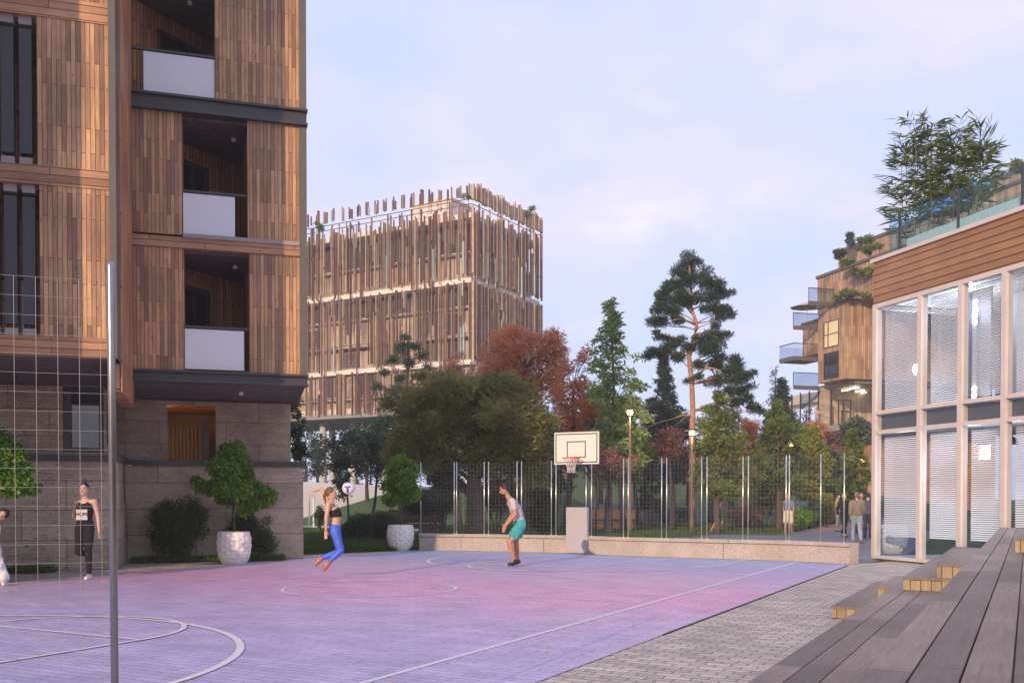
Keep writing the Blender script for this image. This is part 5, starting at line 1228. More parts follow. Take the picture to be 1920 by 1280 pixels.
# ------------------------------------------------------------------ planters with trees
def potted(label, px, py, crown, per=5200, ph=.73):
    b = gp(px, py); b.z = 0; r_ = empty('potted_tree', b, 0, label, 'potted tree', 'potted trees along the court')
    q = faceted_pot(.27, .385, .355, ph); o = q.build('planter', MPOT, r_); m = MB(); m.lathe([(0, ph-.08), (.33, ph-.08)], n=20); m.build('soil', MSOIL, o)
    cl = []
    for (cx, cy, rx, ry, n, rc) in crown: cl += ellclumps(cx, cy, rx, ry, b.y, n, rc, edge=.6)
    top = at(crown[0][0], crown[0][1]-crown[0][3]*.5, b.y)
    t = trunk_mesh('trunk', tpath(b+V(0, 0, ph-.1), top, 8, .03), .022, .012, cl, MBARK, r_, 22, .5, .35, root_flare=1.1, twigs=1)
    P_, D = clump_cloud(cl, per, 1.8, (1, 1, .85)); c = leaf_mesh('crown', P_, .085, .062, LG1, r_, dirs=D*.6+np.array([0, 0, -.5]), align=.35, curl=.15); t.location = c.location = -b
    return r_
potted('bright green potted tree in a white faceted planter against the stone wall', 439, 1056, [(432, 876, 42, 54, 26, 17), (430, 915, 50, 34, 18, 16), (380, 902, 25, 22, 8, 12), (493, 922, 28, 30, 10, 13), (470, 945, 25, 22, 6, 11)])
potted('bright green potted tree in a white faceted planter beside the court wall', 751, 1031, [(754, 880, 34, 38, 16, 14), (752, 915, 38, 34, 14, 13), (728, 935, 16, 16, 5, 9), (775, 925, 20, 22, 6, 10)], 5200)
potted('bright green potted tree half cut off by the left edge of the picture', -42, 1093, [(2, 850, 42, 48, 20, 18), (12, 895, 52, 40, 18, 17), (-40, 890, 45, 50, 14, 18), (42, 905, 30, 38, 9, 13)], 5200)
# ------------------------------------------------------------------ street lamps
def lamp(label, px, pyl, pyb, power, dim=1.0, lit=True):
    Y = gp(px, pyb).y; p = at(px, 933, Y); zt = at(px, pyl, Y).z
    r_ = empty('street_lamp', (p.x, Y, 0), 0, label, 'street lamp', 'park street lamps')
    m = MB(); m.tube([(0, 0, 0), (0, 0, .6), (0, 0, .62), (0, 0, zt-.75), (0, 0, zt-.73), (0, 0, zt-.1)], [.07, .07, .05, .042, .03, .03], 10); m.build('pole', pm('lamp_post', (.16, .11, .08), .5) if 'MLP' not in globals() else MLP, r_, smooth=True)
    m = MB(); m.lathe([(.0, -.14), (.05, -.14), (.08, 0.02)], (0, 0, zt), 14); m.lathe([(.0, .18), (.1, .16), (.30, .09), (.32, .075), (.29, .07), (0, .09)], (0, 0, zt), 18); m.build('lamp_hood', MDARK, r_)
    m = MB(); m.ball((0, 0, zt+.0), .12*dim, 12, 8); m.build('bulb', EML if lit else MWHITE, r_, smooth=True)
    if lit and power:
        l = bpy.data.lights.new('lamp_and_fill_light', 'POINT'); l.energy = power; l.color = (1, .68, .3); l.shadow_soft_size = .1
        o = bpy.data.objects.new('lamp_and_fill_light', l); col.objects.link(o); o.parent = r_; o.location = (0, 0, zt-.12)
EML = emat('lamp_bulb', (1.0, .60, .17), 5); MLP = pm('lamp_post', (.16, .11, .08), .5)
lamp('nearest lit street lamp on the tall post right of the backboard', 1181, 773, 1006, 90, 1.0)
lamp('lit street lamp on a dark post beneath the tall pine', 1297, 811, 1001, 70, 1.0)
lamp('smaller distant lit street lamp between the backboard lamp and the pine lamp', 1203, 829, 985, 40, 1.2)
lamp('distant lit street lamp above the man in cream shorts', 1482, 833, 984, 40, 1.2)
lamp('farthest lit street lamp close beside the pavilion corner', 1616, 863, 972, 15, 1.3)
Y = 62; p = at(1561, 933, Y); r_ = empty('twin_street_lamp', (p.x, Y, 0), 0, 'unlit street lamp with two dark posts and shallow disc heads near the orange wall', 'street lamp')
m = MB(); z_ = at(1561, 852, Y).z
for dx, dz in ((-.22, 0), (.3, .1)): m.tube([(dx, 0, 0), (dx, 0, z_+dz)], .05, 8)
m.build('pole', MDARK, r_); m = MB()
for dx, dz in ((-.22, 0), (.3, .1)): m.lathe([(.05, -.25), (.45, .0), (.46, .06), (.2, .14), (0, .14)], (dx, 0, z_+dz), 16)
m.build('lamp_hood', MDARK, r_)
# ------------------------------------------------------------------ park benches seen from behind
def bench(label, pxa, pxb, pyt, pyb, mat, slats):
    Y = gp((pxa+pxb)/2, pyb).y; a = at(pxa, 933, Y); c = at(pxb, 933, Y); Lb = c.x-a.x; z = at(pxa, pyt, Y).z
    r_ = empty('park_bench', ((a.x+c.x)/2, Y, 0), R(-3), label, 'bench', 'wooden benches on the lawn'); h = Lb/2
    m = MB(); n = slats
    for i in range(n): m.box(-h+Lb*i/n+.006, -h+Lb*(i+1)/n-.006, 0, .035, .42, z)
    m.build('backrest', mat, r_); m = MB(); m.box(-h, h, .036, .06, z-.12, z-.04); m.box(-h, h, -.03, -.002, .48, .55); m.build('rail', MDARK, r_)
    m = MB()
    for i in range(n): m.box(-h+Lb*i/n+.006, -h+Lb*(i+1)/n-.006, .0, .035, .14, .38)
    m.build('skirt', mat, r_); m = MB()
    for j in range(6): m.box(-h, h, .07+.085*j, .14+.085*j, .42, .455)
    m.build('seat', mat, r_)
    for s in (-1, 1): m = MB(); m.box(s*(h-.05)-.03, s*(h-.05)+.03, .0, .5, 0, .42); m.build('leg', MDARK, r_)
MBE1 = pm('dark_red_slats', (.115, .05, .045), .6, noise=.25, nscale=5); MBE2 = pm('orange_slats', (.66, .27, .10), .6, noise=.25, nscale=5)
bench('dark red wooden bench seen from behind next to the potted tree', 728, 829, 955, 997, MBE1, 22); bench('orange slatted bench seen from behind just right of the padded stand', 1110, 1191, 955, 996, MBE2, 24)
bench('small pink slatted bench far off on the green slope', 1493, 1511, 940, 962, pm('pink_slats', (.38, .2, .18), .7), 10)
# ------------------------------------------------------------------ park walls
def pwall(label, pts, zt0, zt1, mat, t=.3, name='retaining_wall'):
    m = MB(); n = len(pts)-1
    for i, (a, b) in enumerate(zip(pts, pts[1:])):
        a = Vector(a); b = Vector(b); d = (b-a).normalized(); nn_ = Vector((-d.y, d.x))*t; z0 = zt0+(zt1-zt0)*i/n; z1_ = zt0+(zt1-zt0)*(i+1)/n
        vs = [(*a, -.1), (*b, -.1), (*(b+nn_), -.1), (*(a+nn_), -.1), (*a, z0), (*b, z1_), (*(b+nn_), z1_), (*(a+nn_), z0)]
        m.add(vs, [(3, 2, 1, 0), (4, 5, 6, 7), (0, 1, 5, 4), (1, 2, 6, 5), (2, 3, 7, 6), (3, 0, 4, 7)])
    return tag(m.build(name, mat), label, 'wall')
def xy(px, Y): q = at(px, 933, Y); return (q.x, q.y)
MPW = pm('pale_wall', (.60, .59, .62), .8, noise=.06, nscale=.7); MGW = pm('grey_purple_wall', (.30, .275, .30), .85, noise=.1, nscale=1)
hv = []; NX, NY = 30, 10
for j in range(NY):
    for i in range(NX):
        x = -14.5+22*i/(NX-1); y = 54+11*j/(NY-1); t = min(1, (y-54)/8); s = t*t*(3-2*t); ex = min(1, max(0, (x+14)/7))*min(1, max(0, (7.4-x)/5)); hv.append((x, y, 2.1*s*ex-.03))
me = MB(); me.add(hv, [(j*NX+i, j*NX+i+1, (j+1)*NX+i+1, (j+1)*NX+i) for j in range(NY-1) for i in range(NX-1)])
tag(me.build('grassy_bank', MGRASS, smooth=True), kind='structure')
pwall('long white retaining wall beyond the lawn between the timber block and the dark trees', [xy(560, 66), xy(640, 67), xy(760, 69), xy(900, 70)], 2.6, 2.2, MPW)
pwall('pale concrete wall at the foot of the grassy hill behind the backboard', [xy(1030, 64), xy(1110, 62), xy(1200, 62), xy(1235, 66)], 1.35, .75, MGW)
pwall('dark grey low wall right of the orange bench on the far lawn', [xy(1192, 60), xy(1262, 60), xy(1300, 61)], .85, .9, pm('dark_wall', (.13, .12, .135), .85))
pwall('pale lavender wall far behind the green hedge', [xy(1478, 72), xy(1560, 75), xy(1640, 78)], 1.75, 1.9, MGW)
# white lamp posts near the left
for (lb, px, pyt) in (('thin grey metal post nearest to the timber block corner', 580, 936), ('white metal post standing before the white retaining wall', 588, 935)):
    p = at(px, 933, 47); r_ = empty('metal_post', (p.x, 47, 0), 0, lb, 'post'); m = MB(); m.tube([(0, 0, 0), (0, 0, at(px, pyt, 47).z)], .045 if px > 584 else .03, 8); m.build('pole', MWHITE if px > 584 else MGAL, r_)
    m = MB(); m.tube([(0, 0, at(px, pyt, 47).z), (.05, 0, at(px, pyt, 47).z+.18), (.2, 0, at(px, pyt, 47).z+.2)], .02, 6); m.build('arm', MGAL, r_)
# ------------------------------------------------------------------ trees
def pxcl(lst, Y, dj=.5, sub=3):
    """clumps listed in photo pixels (x, y, r) -> metres, each broken into sub-clumps at jittered depth"""
    out = []; s = Y/F
    for (x, y, r) in lst:
        for _ in range(sub):
            a = rng.uniform(0, 2*math.pi); q = rng.uniform(0, .55)*r; yy = Y+rng.uniform(-1, 1)*dj*abs(r)*s*2.2
            out.append((np.array(at(x+q*math.cos(a), y+q*math.sin(a)*.7, Y))+np.array([0, yy-Y, 0]), r*s*rng.uniform(.5, .72)))
    return out
# tall pine
Y = 50.0; b = at(1297, 933, Y); b.z = 0
PC = [(1290, 490, 16), (1306, 492, 14), (1275, 510, 18), (1300, 512, 20), (1322, 518, 18), (1262, 535, 20), (1290, 535, 22), (1320, 540, 22), (1345, 538, 16), (1248, 545, 12), (1335, 560, 20), (1355, 552, 14), (1366, 553, 9), (1270, 560, 22), (1245, 565, 18), (1235, 555, 10), (1232, 585, 16), (1258, 585, 20), (1285, 565, 14), (1305, 565, 14), (1225, 603, 14), (1243, 600, 16), (1270, 603, 14), (1318, 583, 14), (1340, 580, 16), (1360, 585, 14), (1370, 592, 10), (1350, 598, 12), (1228, 628, 9), (1240, 632, 10), (1252, 636, 9),
      (1342, 612, 9), (1330, 632, 16), (1350, 630, 16), (1366, 628, 9), (1310, 640, 14), (1275, 640, 14), (1262, 648, 14), (1340, 652, 20), (1320, 660, 20), (1292, 655, 14), (1225, 662, 16), (1245, 662, 16), (1215, 668, 10), (1275, 668, 14), (1355, 670, 16), (1310, 685, 14), (1340, 685, 18), (1370, 680, 14), (1362, 700, 18), (1385, 690, 12), (1345, 715, 16), (1375, 715, 18), (1392, 705, 16), (1410, 704, 10), (1365, 735, 16), (1390, 735, 16), (1405, 725, 10), (1405, 748, 12), (1420, 770, 12), (1385, 755, 14), (1410, 765, 14), (1292, 715, 10), (1306, 708, 10), (1430, 773, 8)]
pr_ = empty('pine_tree', b, 0, 'tall crooked pine tree with an orange trunk rising above the park', 'tree')
cl = pxcl(PC, Y, .9, 3)
path = [tuple(b-V(0, 0, .1))]+[tuple(at(x, y, Y)) for x, y in ((1298, 900), (1297, 820), (1299, 770), (1297, 720), (1294, 690), (1292, 668), (1296, 645), (1300, 632), (1305, 618), (1306, 606), (1301, 592), (1297, 580), (1295, 562), (1296, 545), (1293, 520), (1293, 500))]
m = MB(); rs = np.interp(range(len(path)), [0, 3, 8, 16], [.19, .135, .105, .04]); m.tube(path, list(rs), 10)
for (pts, r) in (([(1304, 608), (1292, 603), (1280, 597), (1262, 600)], .07), ([(1297, 588), (1288, 577), (1280, 570)], .05), ([(1298, 580), (1310, 575), (1320, 560)], .05), ([(1303, 626), (1320, 624), (1332, 628), (1345, 632)], .06), ([(1297, 706), (1312, 700), (1322, 690), (1335, 690), (1352, 695)], .08), ([(1333, 691), (1342, 705), (1350, 720)], .05), ([(1298, 780), (1280, 778), (1262, 785), (1240, 790), (1215, 800)], .06), ([(1299, 775), (1278, 788), (1265, 800)], .05), ([(1352, 695), (1380, 720), (1400, 740)], .05), ([(1294, 552), (1306, 548), (1316, 545)], .04), ([(1292, 668), (1270, 660), (1245, 662)], .05), ([(1297, 690), (1330, 668), (1350, 660)], .05)):
    q = [tuple(at(x, y, Y+(i*.25*(-1 if r > .055 else 1)))) for i, (x, y) in enumerate(pts)]; m.tube(q, [r*(1-.6*i/(len(q)-1)) for i in range(len(q))], 6)
for i in rng.permutation(len(cl))[:42]:
    c = cl[i][0]; j = int(np.argmin([abs(p[2]-(c[2]-.5)) for p in path])); m.tube(tpath(path[j], c, 4, .12, .05), [.035, .028, .02, .012, .006], 4, cap=False)
o = m.build('trunk', MBARKP, pr_, smooth=True); o.location = -b
cl = [(c, r*1.22) for c, r in cl]; P_, D = clump_cloud(cl, 2300, 2.2, (1, 1, .7)); o = leaf_mesh('crown', P_, .20, .036, LPINE, pr_, dirs=D+np.array([0, 0, .55]), align=.45); o.location = -b
def mk(label, cat, px, Y, cl, leaf, per, ll, lw, bark, r0, top, name='tree', group=None, **k):
    return simple_tree(name, label, cat, px, None, Y, cl, leaf, per, ll, lw, bark, r0, top[0], top[1], group, **k)
# olive
Y = 33.5
cl = ellclumps(885, 800, 168, 108, Y, 120, 26, .7)+ellclumps(800, 780, 95, 75, Y, 40, 24, .8)+ellclumps(975, 830, 78, 92, Y, 45, 22, .7)+ellclumps(905, 745, 95, 50, Y, 34, 20, .7)+ellclumps(770, 850, 70, 50, Y+1.5, 24, 20, .7)+ellclumps(1000, 875, 46, 45, Y+1, 16, 17, .7)+ellclumps(830, 715, 60, 30, Y, 14, 15)
mk('broad olive tree with a thick gnarled trunk and dense yellow green crown behind the fence', 'tree', 893, Y, cl, LOLI, 1050, .25, .042, MBARK, .42, (890, 760), name='olive_tree', k=2.0, sc=(1, 1, .9), nl=30, droop=-.35, twigs=1, n=12, zmin=.3)
Y = 31.5
# rust red trees
cl = ellclumps(985, 690, 105, 78, 46, 60, 22, .7)+ellclumps(1035, 640, 38, 42, 46, 14, 15, .7)+ellclumps(930, 725, 55, 70, 46, 24, 18)+ellclumps(960, 640, 55, 35, 46, 16, 15)
mk('large rust red tree in front of the right face of the office block', 'tree', 985, 46, cl, LRED, 420, .32, .055, MBARK, .3, (985, 690), name='autumn_tree', k=2.2, sc=(1, 1, .8), nl=45, droop=-.2, twigs=3)
cl = ellclumps(1075, 765, 68, 62, 43, 36, 20, .7)+ellclumps(1098, 668, 20, 26, 43, 7, 11)+ellclumps(1060, 690, 22, 30, 43, 7, 12)+ellclumps(1085, 722, 30, 26, 43, 8, 13)
mk('rust red tree with bare upper branches standing behind the backboard', 'tree', 1062, 43, cl, LRED, 380, .30, .052, MBARKD, .2, (1075, 735), name='autumn_tree', k=2.2, nl=34, droop=-.2, twigs=3)
cl = ellclumps(850, 695, 34, 44, 52, 14, 15)
mk('thin maroon tree between the dark conifer and the red tree', 'tree', 860, 52, cl, LMAR, 700, .17, .036, MBARKD, .14, (852, 680), name='autumn_tree', nl=22, twigs=3)
cl = ellclumps(1142, 880, 58, 46, 39, 26, 16, .7)+ellclumps(1250, 830, 32, 50, 44, 14, 14)
mk('purplish forked tree with wide dark limbs right of the backboard', 'tree', 1141, 39.5, ellclumps(1142, 868, 62, 40, 39.5, 28, 16, .8), LMAR, 650, .12, .05, MBARKD, .22, (1142, 850), name='forked_tree', nl=26, twigs=2, zmin=.25)
mk('maroon leaved tree with a slim trunk below the pine', 'tree', 1262, 44, ellclumps(1255, 832, 36, 46, 44, 18, 14), LMAR, 800, .14, .045, MBARKD, .14, (1256, 810), name='autumn_tree', nl=20, twigs=2)
cl = ellclumps(1405, 800, 28, 42, 56, 12, 14)+ellclumps(1386, 830, 18, 26, 56, 6, 11)
mk('small reddish tree far right of the pine beside the conifers', 'tree', 1400, 56, cl, LRED, 900, .2, .05, MBARKD, .13, (1402, 790), name='autumn_tree', nl=14, twigs=1)
cl = ellclumps(1528, 810, 24, 34, 66, 10, 13)+ellclumps(1505, 840, 20, 30, 66, 8, 12)
mk('small red tinged tree in front of the glazed storey of the stepped building', 'tree', 1518, 66, cl, LRED, 800, .22, .06, MBARKD, .12, (1525, 800), name='autumn_tree', nl=12)
# light green trees (columnar)
def colm(label, px, Y, top, bot, hw, leaf=LG2, per=1500, ll=.15, lw=.06, n=60, px2=None, gap=True, rc=13, bark=MBARK, name='young_tree', align=.2):
    cl = []; s = Y/F; x0 = px; n = int(n*1.5); rc = rc*1.0
    for i in range(n):
        t = (i+rng.uniform())/n; y = bot+(top-bot)*t; wv = hw*min(1, (1-t)*1.6+.12)*(1-.3*(t < .12)); wv *= 1+.32*math.sin(i*1.7+px)*(t > .1); x = x0+(px2-px if px2 else 0)*t+rng.uniform(-1, 1)*wv*.85
        cl.append((np.array(at(x, y, Y))+np.array([0, rng.uniform(-1, 1)*wv*s*.7, 0]), rc*s*(1-.45*t)*rng.uniform(.7, 1.2)))
    return mk(label, 'tree', px, Y, cl, leaf, per, ll, lw, bark, .11*Y/38, (px2 or px, top+6), name=name, group='young green trees in the park', k=2.0, sc=(1, 1, .75), nl=44, twigs=1, droop=.2)
colm('slender light green tree with a wispy leaning tip left of the pine', 1170, 42, 566, 880, 58, LSL, 620, .25, .09, 74, 1143, rc=17)
colm('dense young green tree immediately right of the pine trunk', 1345, 41, 735, 930, 54, LG2, 1500, .14, .065, 60, 1348, rc=17)
colm('bushy young green tree above the man in cream shorts', 1462, 44, 752, 925, 48, LG2, 1800, .14, .065, 60, 1458, rc=16)
colm('yellow green young tree between the bushy tree and the stepped building', 1522, 47, 800, 935, 40, LYG, 1500, .14, .065, 44, 1524, rc=15)
colm('young green tree directly left of the pavilion corner', 1607, 40, 805, 935, 32, LG2, 1800, .13, .06, 40, 1600, rc=13)
colm('dark leafed young tree left of the dense young tree', 1222, 47, 850, 955, 26, LG3, 1800, .12, .06, 26, 1222, rc=12)
colm('broad yellow green tree at the foot of the slender tree', 1160, 45, 745, 900, 62, LYG, 900, .16, .07, 50, 1165, rc=18)
colm('dusky olive tree low behind the man in cream shorts', 1425, 52, 830, 950, 50, LOLI, 1500, .14, .05, 34, 1425, rc=17)
colm('dim green tree behind the twin headed lamp', 1568, 56, 850, 955, 34, LG3, 1500, .16, .07, 26, 1568, rc=15)
# fuller tree mass behind
def mass(label, px, py, rx, ry, Y, leaf, n=26, per=420, ll=.3, lw=.11, bark=MBARKD, rc=None):
    cl = ellclumps(px, py, rx, ry, Y, n, rc or rx*.36, .7); mk(label, 'tree', px, Y, cl, leaf, per, ll, lw, bark, .17*Y/60, (px, py-ry*.3), name='broadleaf_tree', group='broad trees filling the park behind the fence', nl=16, k=1.9, twigs=1)
mass('wide dim green tree behind the slender tree left of the pine', 1195, 850, 56, 66, 58, LG3)
mass('yellowish wide tree low between the backboard and the slender tree', 1120, 850, 46, 56, 56, LYG, per=300)
mass('soft green tree filling the gap under the pine crown at right', 1332, 850, 48, 70, 60, LG2)
mass('olive toned tree right of the dense young tree', 1392, 872, 46, 52, 60, LOLI)
mass('tall soft green tree behind the bushy young tree', 1478, 840, 44, 66, 62, LG2)
mass('dim tree left of the twin headed lamp', 1530, 872, 44, 52, 62, LG3)
mass('pinkish leaved tree beneath the glazed storey of the stepped building', 1565, 845, 34, 38, 68, LMAR)
mass('dim broad tree seen between olive tree and backboard', 1040, 860, 56, 66, 56, LG3)
mass('dark broad tree under the office block left of the olive tree', 690, 840, 52, 60, 60, LG3)
mass('blue green tree beneath the office block columns', 598, 850, 34, 60, 78, LCON, per=300)
mass('dark evergreen mass behind the maroon tree below the pine', 1262, 830, 50, 78, 68, LCON, n=40, per=420)
mass('dark evergreen mass seen between the backboard and the slender tree', 1128, 800, 52, 80, 68, LCON, n=40, per=420)
mass('dark evergreen mass behind the bushy young tree', 1440, 850, 52, 62, 70, LCON, n=34, per=420)
mass('maroon tree behind the jogging man', 1290, 880, 40, 44, 60, LMAR)
# conifers
def conifer(label, px, Y, top, bot, hw, leaf=LPINE, n=70, name='conifer', per=900, group='dark conifers in the park', rc=12, ll=.2, z0=0):
    cl = []; s = Y/F
    for i in range(n):
        t = (i+rng.uniform())/n; y = bot+(top-bot)*t; wv = hw*(1-t)**.8*rng.uniform(.25, 1.05)*(1 if (int(t*9) % 2) else .82); a = rng.uniform(0, 2*math.pi)
        cl.append((np.array(at(px, y, Y))+np.array([math.cos(a)*wv*s, math.sin(a)*wv*s, 0]), rc*s*(1-.55*t)*rng.uniform(.7, 1.2)))
    return mk(label, 'tree', px, Y, cl, leaf, per, ll, .05*ll/.2, MBARKD, .16*Y/50, (px, top+2), name=name, group=group, k=2.2, sc=(1, 1, .5), nl=26, droop=.0)
cl = pxcl([(762, 632, 14), (775, 648, 18), (752, 655, 18), (790, 668, 16), (735, 672, 16), (765, 680, 20), (800, 688, 12), (722, 698, 14), (748, 705, 18), (780, 705, 16), (712, 725, 14), (740, 730, 20), (770, 735, 18), (728, 755, 18), (755, 765, 20), (790, 745, 16), (722, 785, 16), (745, 800, 20), (715, 815, 16)], 52, .8, 4)
mk('dark clumpy pine standing in front of the left face of the office block', 'tree', 757, 52, cl, LPINE, 900, .2, .04, MBARKD, .2, (765, 640), name='dark_pine', nl=30, k=2.4, sc=(1, 1, .6))
conifer('dark conifer just left of the tall pine trunk', 1245, 60, 668, 900, 62, LCON, 130, per=1200, rc=16, ll=.24)
conifer('grey green conifer right of the tall pine beside the gap of sky', 1372, 72, 735, 930, 50, LCON, 70, per=500, ll=.3)
conifer('dark rounded conifer left of the glazed storey of the stepped building', 1466, 62, 712, 900, 52, LCON, 120, per=1100, rc=16, ll=.24)
conifer('dark conifer low beside the reddish tree far right of the pine', 1437, 74, 775, 930, 36, LCON, 50, per=500, ll=.3)
conifer('dark conifer rising behind the rust red tree', 1050, 62, 690, 920, 46, LCON, 60, per=600, ll=.26)
# far forest belt: three shapes, copied
protos = []
G_F = 'far conifers at the back of the park'
spots = []
for i in range(36):
    px = 548+i*31+rng.uniform(-12, 12); Yf = rng.uniform(104, 135)
    spots.append((px, Yf))
proto = []
for v_ in range(3):
    hh = [11.5, 10.0, 13.0][v_]; wv = [2.3, 2.6, 2.0][v_]; r_ = empty('far_conifer', (0, 0, 0)); cl = []
    for i in range(48):
        t = (i+rng.uniform())/48; a = rng.uniform(0, 6.28); w_ = wv*(1-t)**.8*rng.uniform(.3, 1); cl.append((np.array([math.cos(a)*w_, math.sin(a)*w_, 1.2+(hh-1.4)*t]), .75*(1-.55*t)))
    P_, D = clump_cloud(cl, 90, 2.2, (1, 1, .6)); leaf_mesh('crown', P_, .42, .12, LCON, r_, droop=.2); m = MB(); m.tube([(0, 0, -.3), (0, 0, hh*.9)], [.2, .05], 7); m.build('trunk', MBARKD, r_); proto.append(r_)
used = set()
def FL(px, i): return 'dark conifer at the misty back of the park'
for i, (px, Yf) in enumerate(spots):
    v_ = i % 3; r_ = proto[v_] if v_ not in used else copy_tree(proto[v_]); used.add(v_)
    x_ = at(px, 933, Yf).x; r_.location = (x_, Yf, 0 if px < 720 or px > 1560 else 3.2); s = rng.uniform(.8, 1.15); r_.scale = (s*1.05, s, s); r_.rotation_euler = (0, 0, rng.uniform(0, 6)); tag(r_, FL(px, i), 'tree', G_F)
# tree by the corner of the timber block, seen under its overhang
cl = ellclumps(556, 800, 22, 70, 29, 26, 9, 1.0)+ellclumps(560, 850, 26, 30, 29, 10, 10)
mk('slim leafy tree squeezed behind the right corner of the timber block', 'tree', 556, 30, cl, LG3, 2600, .10, .05, MBARKD, .06, (556, 745), name='slim_tree', nl=16)
# rhododendron and dark shrubs left of the olive
cl = ellclumps(655, 850, 48, 52, 39, 34, 13, .8)+ellclumps(640, 900, 36, 40, 39, 14, 12)
mk('large leaved shrub tree with several thin stems behind the volleyball', 'tree', 655, 39, cl, LRHO, 900, .20, .07, MBARKD, .06, (652, 860), name='rhododendron', nl=20, twigs=1)
for dx in (-26, -12, 14, 30):
    pass
cl = ellclumps(715, 840, 52, 75, 41, 42, 15, .8)
mk('dark narrow leaved tree between the large leaved shrub and the olive', 'tree', 697, 41, cl, LG3, 1100, .15, .05, MBARKD, .08, (705, 790), name='dark_tree', nl=24, twigs=1)
for (lb, px, py, rx, ry, Y, leaf, ll, lw, per) in (
    ('dark clipped shrub in front of the dark red bench', 705, 985, 48, 26, 33, LG3, .07, .035, 5000),
    ('low dark shrub left of the clipped shrub behind the jumping woman', 657, 992, 28, 16, 33, LG3, .07, .035, 5000),
    ('small cone shaped dark evergreen beside the white post', 600, 962, 11, 22, 42, LG3, .09, .03, 4000),
    ('dark pointed evergreen behind the fence left of the padded stand', 1017, 950, 30, 52, 36, LG3, .11, .03, 3000),
    ('dark shrub against the stone wall left of the middle planter', 335, 985, 56, 60, 23.0, LG3, .08, .026, 5200),
    ('dark shrub against the stone wall behind the middle planter', 475, 1000, 52, 50, 23.9, LG3, .08, .026, 5200),
    ('grey purple twiggy bush on the lawn behind the jogging man', 1395, 968, 38, 26, 46, LMAR, .09, .02, 1400),
    ('small dark fir on the lawn beside the dark low wall', 1274, 965, 15, 16, 55, LG3, .14, .04, 2500),
    ('tall narrow hedge bush left of the woman in black', 1552, 950, 15, 38, 50, LOLI, .12, .04, 2500),
    ('pale leaved big shrub in front of the glazed storey near the pavilion corner', 1607, 815, 30, 34, 60, LRHO, .28, .1, 900),
    ('dark bush under the conifers behind the red bench', 800, 940, 60, 26, 40, LG3, .12, .045, 2000),
    ('rounded dark bush behind the thick olive trunk', 930, 925, 50, 40, 42, LG3, .13, .045, 1500),
    ('soft dark green bush left of the thick olive trunk', 830, 900, 36, 60, 42, LG3, .13, .045, 1500)):
    bush('shrub', lb, px, py, rx, ry, Y, leaf, per, ll, lw, 30 if rx > 20 else 12, None, 'shrub', z0=0, rc=max(rx, ry)*.36)
# hedge: clipped run of green shrubs right
cl = []
for i in range(46):
    t = i/45; px = 1486+70*t; y0 = 1001-18*t; q = gp(px, y0-2); q2 = gp(px, y0-9)
    z = rng.uniform(.2, .75); e_ = q.lerp(q2, rng.uniform(0, 1)); cl.append((np.array([e_.x, e_.y, z]), .5))
b = gp(1520, 995); r_ = empty('hedge', b, 0, 'low bright green hedge beside the red track at the right', 'hedge'); P_, D = clump_cloud(cl, 2600); P_ = P_[P_[:, 2] > 0]
o = leaf_mesh('foliage', P_, .11, .06, LG1, r_); o.location = -b
# fern like bright fountain plant
b = gp(1436, 984); r_ = empty('fern', (b.x, b.y, 0), 0, 'pale yellow green arching plant catching light under the dark trees', 'plant'); m = MB(); c0 = at(1438, 938, b.y)-Vector((b.x, b.y, 0))
for i in range(16):
    a = rng.uniform(0, 6.28); l = rng.uniform(.4, .95); m.tube([(0, 0, 0), tuple(c0+Vector((math.cos(a)*.1, math.sin(a)*.1, -.2))), tuple(c0+Vector((math.cos(a)*l*.6, math.sin(a)*l*.6, .15))), tuple(c0+Vector((math.cos(a)*l, math.sin(a)*l, -.3)))], [.03, .03, .025, .008], 4)
m.build('frond', leafmat('pale_fern', (.3, .4, .12), (.5, .6, .3), .3), r_)
# mown grass blades on the strips one can see
def turf(name, polys, per, hgt):
    pts = []
    for poly in polys:
        q = [Vector(p) for p in poly]
        for i in range(1, len(q)-1):
            a, b_, c_ = q[0], q[i], q[i+1]; ar = ((b_-a).cross(c_-a)).length/2; n = int(ar*per); u = rng.uniform(size=(n, 2)); f_ = u.sum(1) > 1; u[f_] = 1-u[f_]
            pts.append(np.asarray(a)+u[:, :1]*np.asarray(b_-a)+u[:, 1:]*np.asarray(c_-a))
    P_ = np.concatenate(pts); d = np.zeros_like(P_); d[:, 2] = 1
    return leaf_mesh(name, P_, hgt, .016, leafmat('turf_blades', (.03, .075, .012), (.10, .17, .03), .3, 1.5), None, dirs=d, align=.62, kind='stuff')
lw_ = L.wor
turf('grass', [[P(570, 1037), P(786, 1031), P(786, 1006), P(570, 992)], [lw_((XLB+.1, -.75, 0)), lw_((-.5, -.75, 0)), lw_((-.5, -.02, 0)), lw_((XLB+.1, -.02, 0))], [lw_((XLEFT, YLB-.9, 0)), lw_((XLB-1.2, YLB-.75, 0)), lw_((XLB-1.2, YLB-.02, 0)), lw_((XLEFT, YLB-.02, 0))]], 1500, .13)
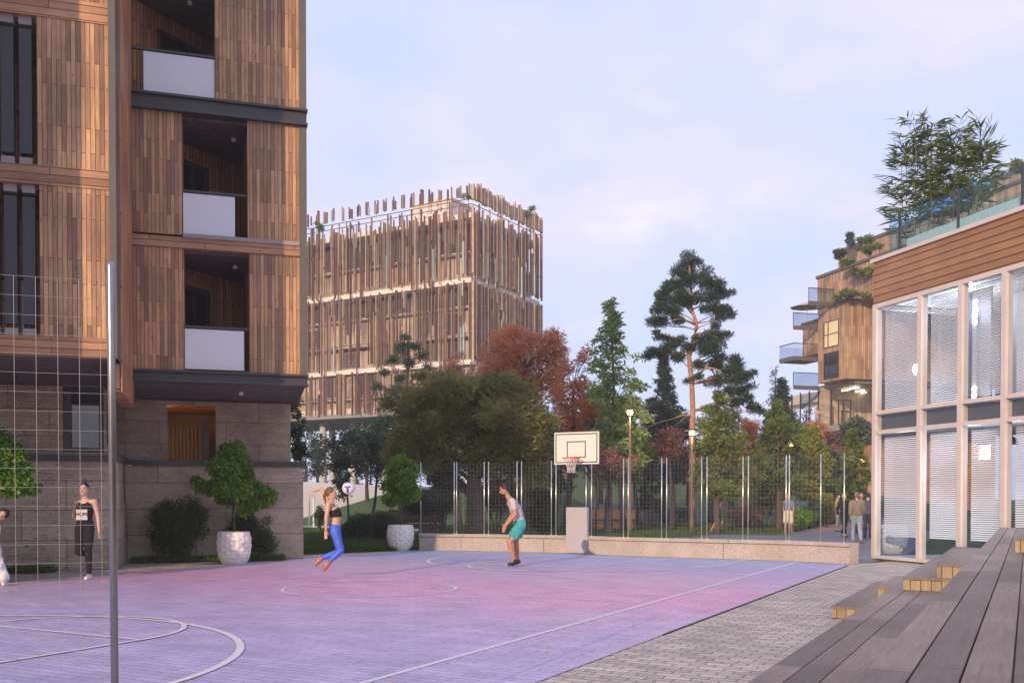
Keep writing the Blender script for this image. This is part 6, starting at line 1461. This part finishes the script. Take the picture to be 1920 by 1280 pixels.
turf('grass', [[P(786, 1005), P(1300, 1009), P(1330, 1003), P(1330, 985), P(786, 985)], [P(1335, 1000), P(1480, 1001), P(1500, 992), P(1500, 984), P(1330, 984)]], 130, .14)
m = MB()
for (a, b_, c_, d_) in (((XLB+.1, -.78), (-.5, -.78), (-.5, 0), (XLB+.1, 0)), ((XLEFT, YLB-.93), (XLB-1.15, YLB-.78), (XLB-1.15, YLB), (XLEFT, YLB))):
    m.sheet([lw_((*q, 0)).xy for q in (a, b_, c_, d_)], .004)
tag(m.build('planting_bed', MGRASS), kind='structure')
# fallen leaves by the pavilion
m = MB()
for _ in range(60):
    q = gp(rng.uniform(1598, 1632), rng.uniform(1008, 1026)); a = rng.uniform(0, 6.28); s = .035
    m.add([(q.x+s*math.cos(a), q.y+s*math.sin(a), .006), (q.x-s*math.sin(a)*.6, q.y+s*math.cos(a)*.6, .02), (q.x-s*math.cos(a), q.y-s*math.sin(a), .006), (q.x+s*math.sin(a)*.6, q.y-s*math.cos(a)*.6, .004)], [(0, 1, 2, 3)])
for _ in range(46):
    q = C.wor((rng.uniform(4.5, 7.6), rng.uniform(-9, 6), 0)); a = rng.uniform(0, 6.28); s = .022
    m.add([(q.x+s*math.cos(a), q.y+s*math.sin(a), .012), (q.x-s*math.sin(a)*.6, q.y+s*math.cos(a)*.6, .022), (q.x-s*math.cos(a), q.y-s*math.sin(a), .012), (q.x+s*math.sin(a)*.6, q.y-s*math.cos(a)*.6, .010)], [(0, 1, 2, 3)])
tag(m.build('fallen_leaves', LRED), kind='stuff')
# ------------------------------------------------------------------ haze
HAZE = True
if HAZE:
    m = MB(); m.box(-70, 110, -45, 150, -1.2, 34); hm, t, b_ = newmat('haze_air'); t.nodes.remove(b_)
    v_ = nn(t, 'ShaderNodeVolumePrincipled'); v_.inputs['Color'].default_value = (.86, .86, .98, 1); v_.inputs['Density'].default_value = .0011
    lk(t, v_.outputs[0], t.nodes['Material Output'].inputs['Volume']); tag(m.build('haze', hm), kind='stuff')
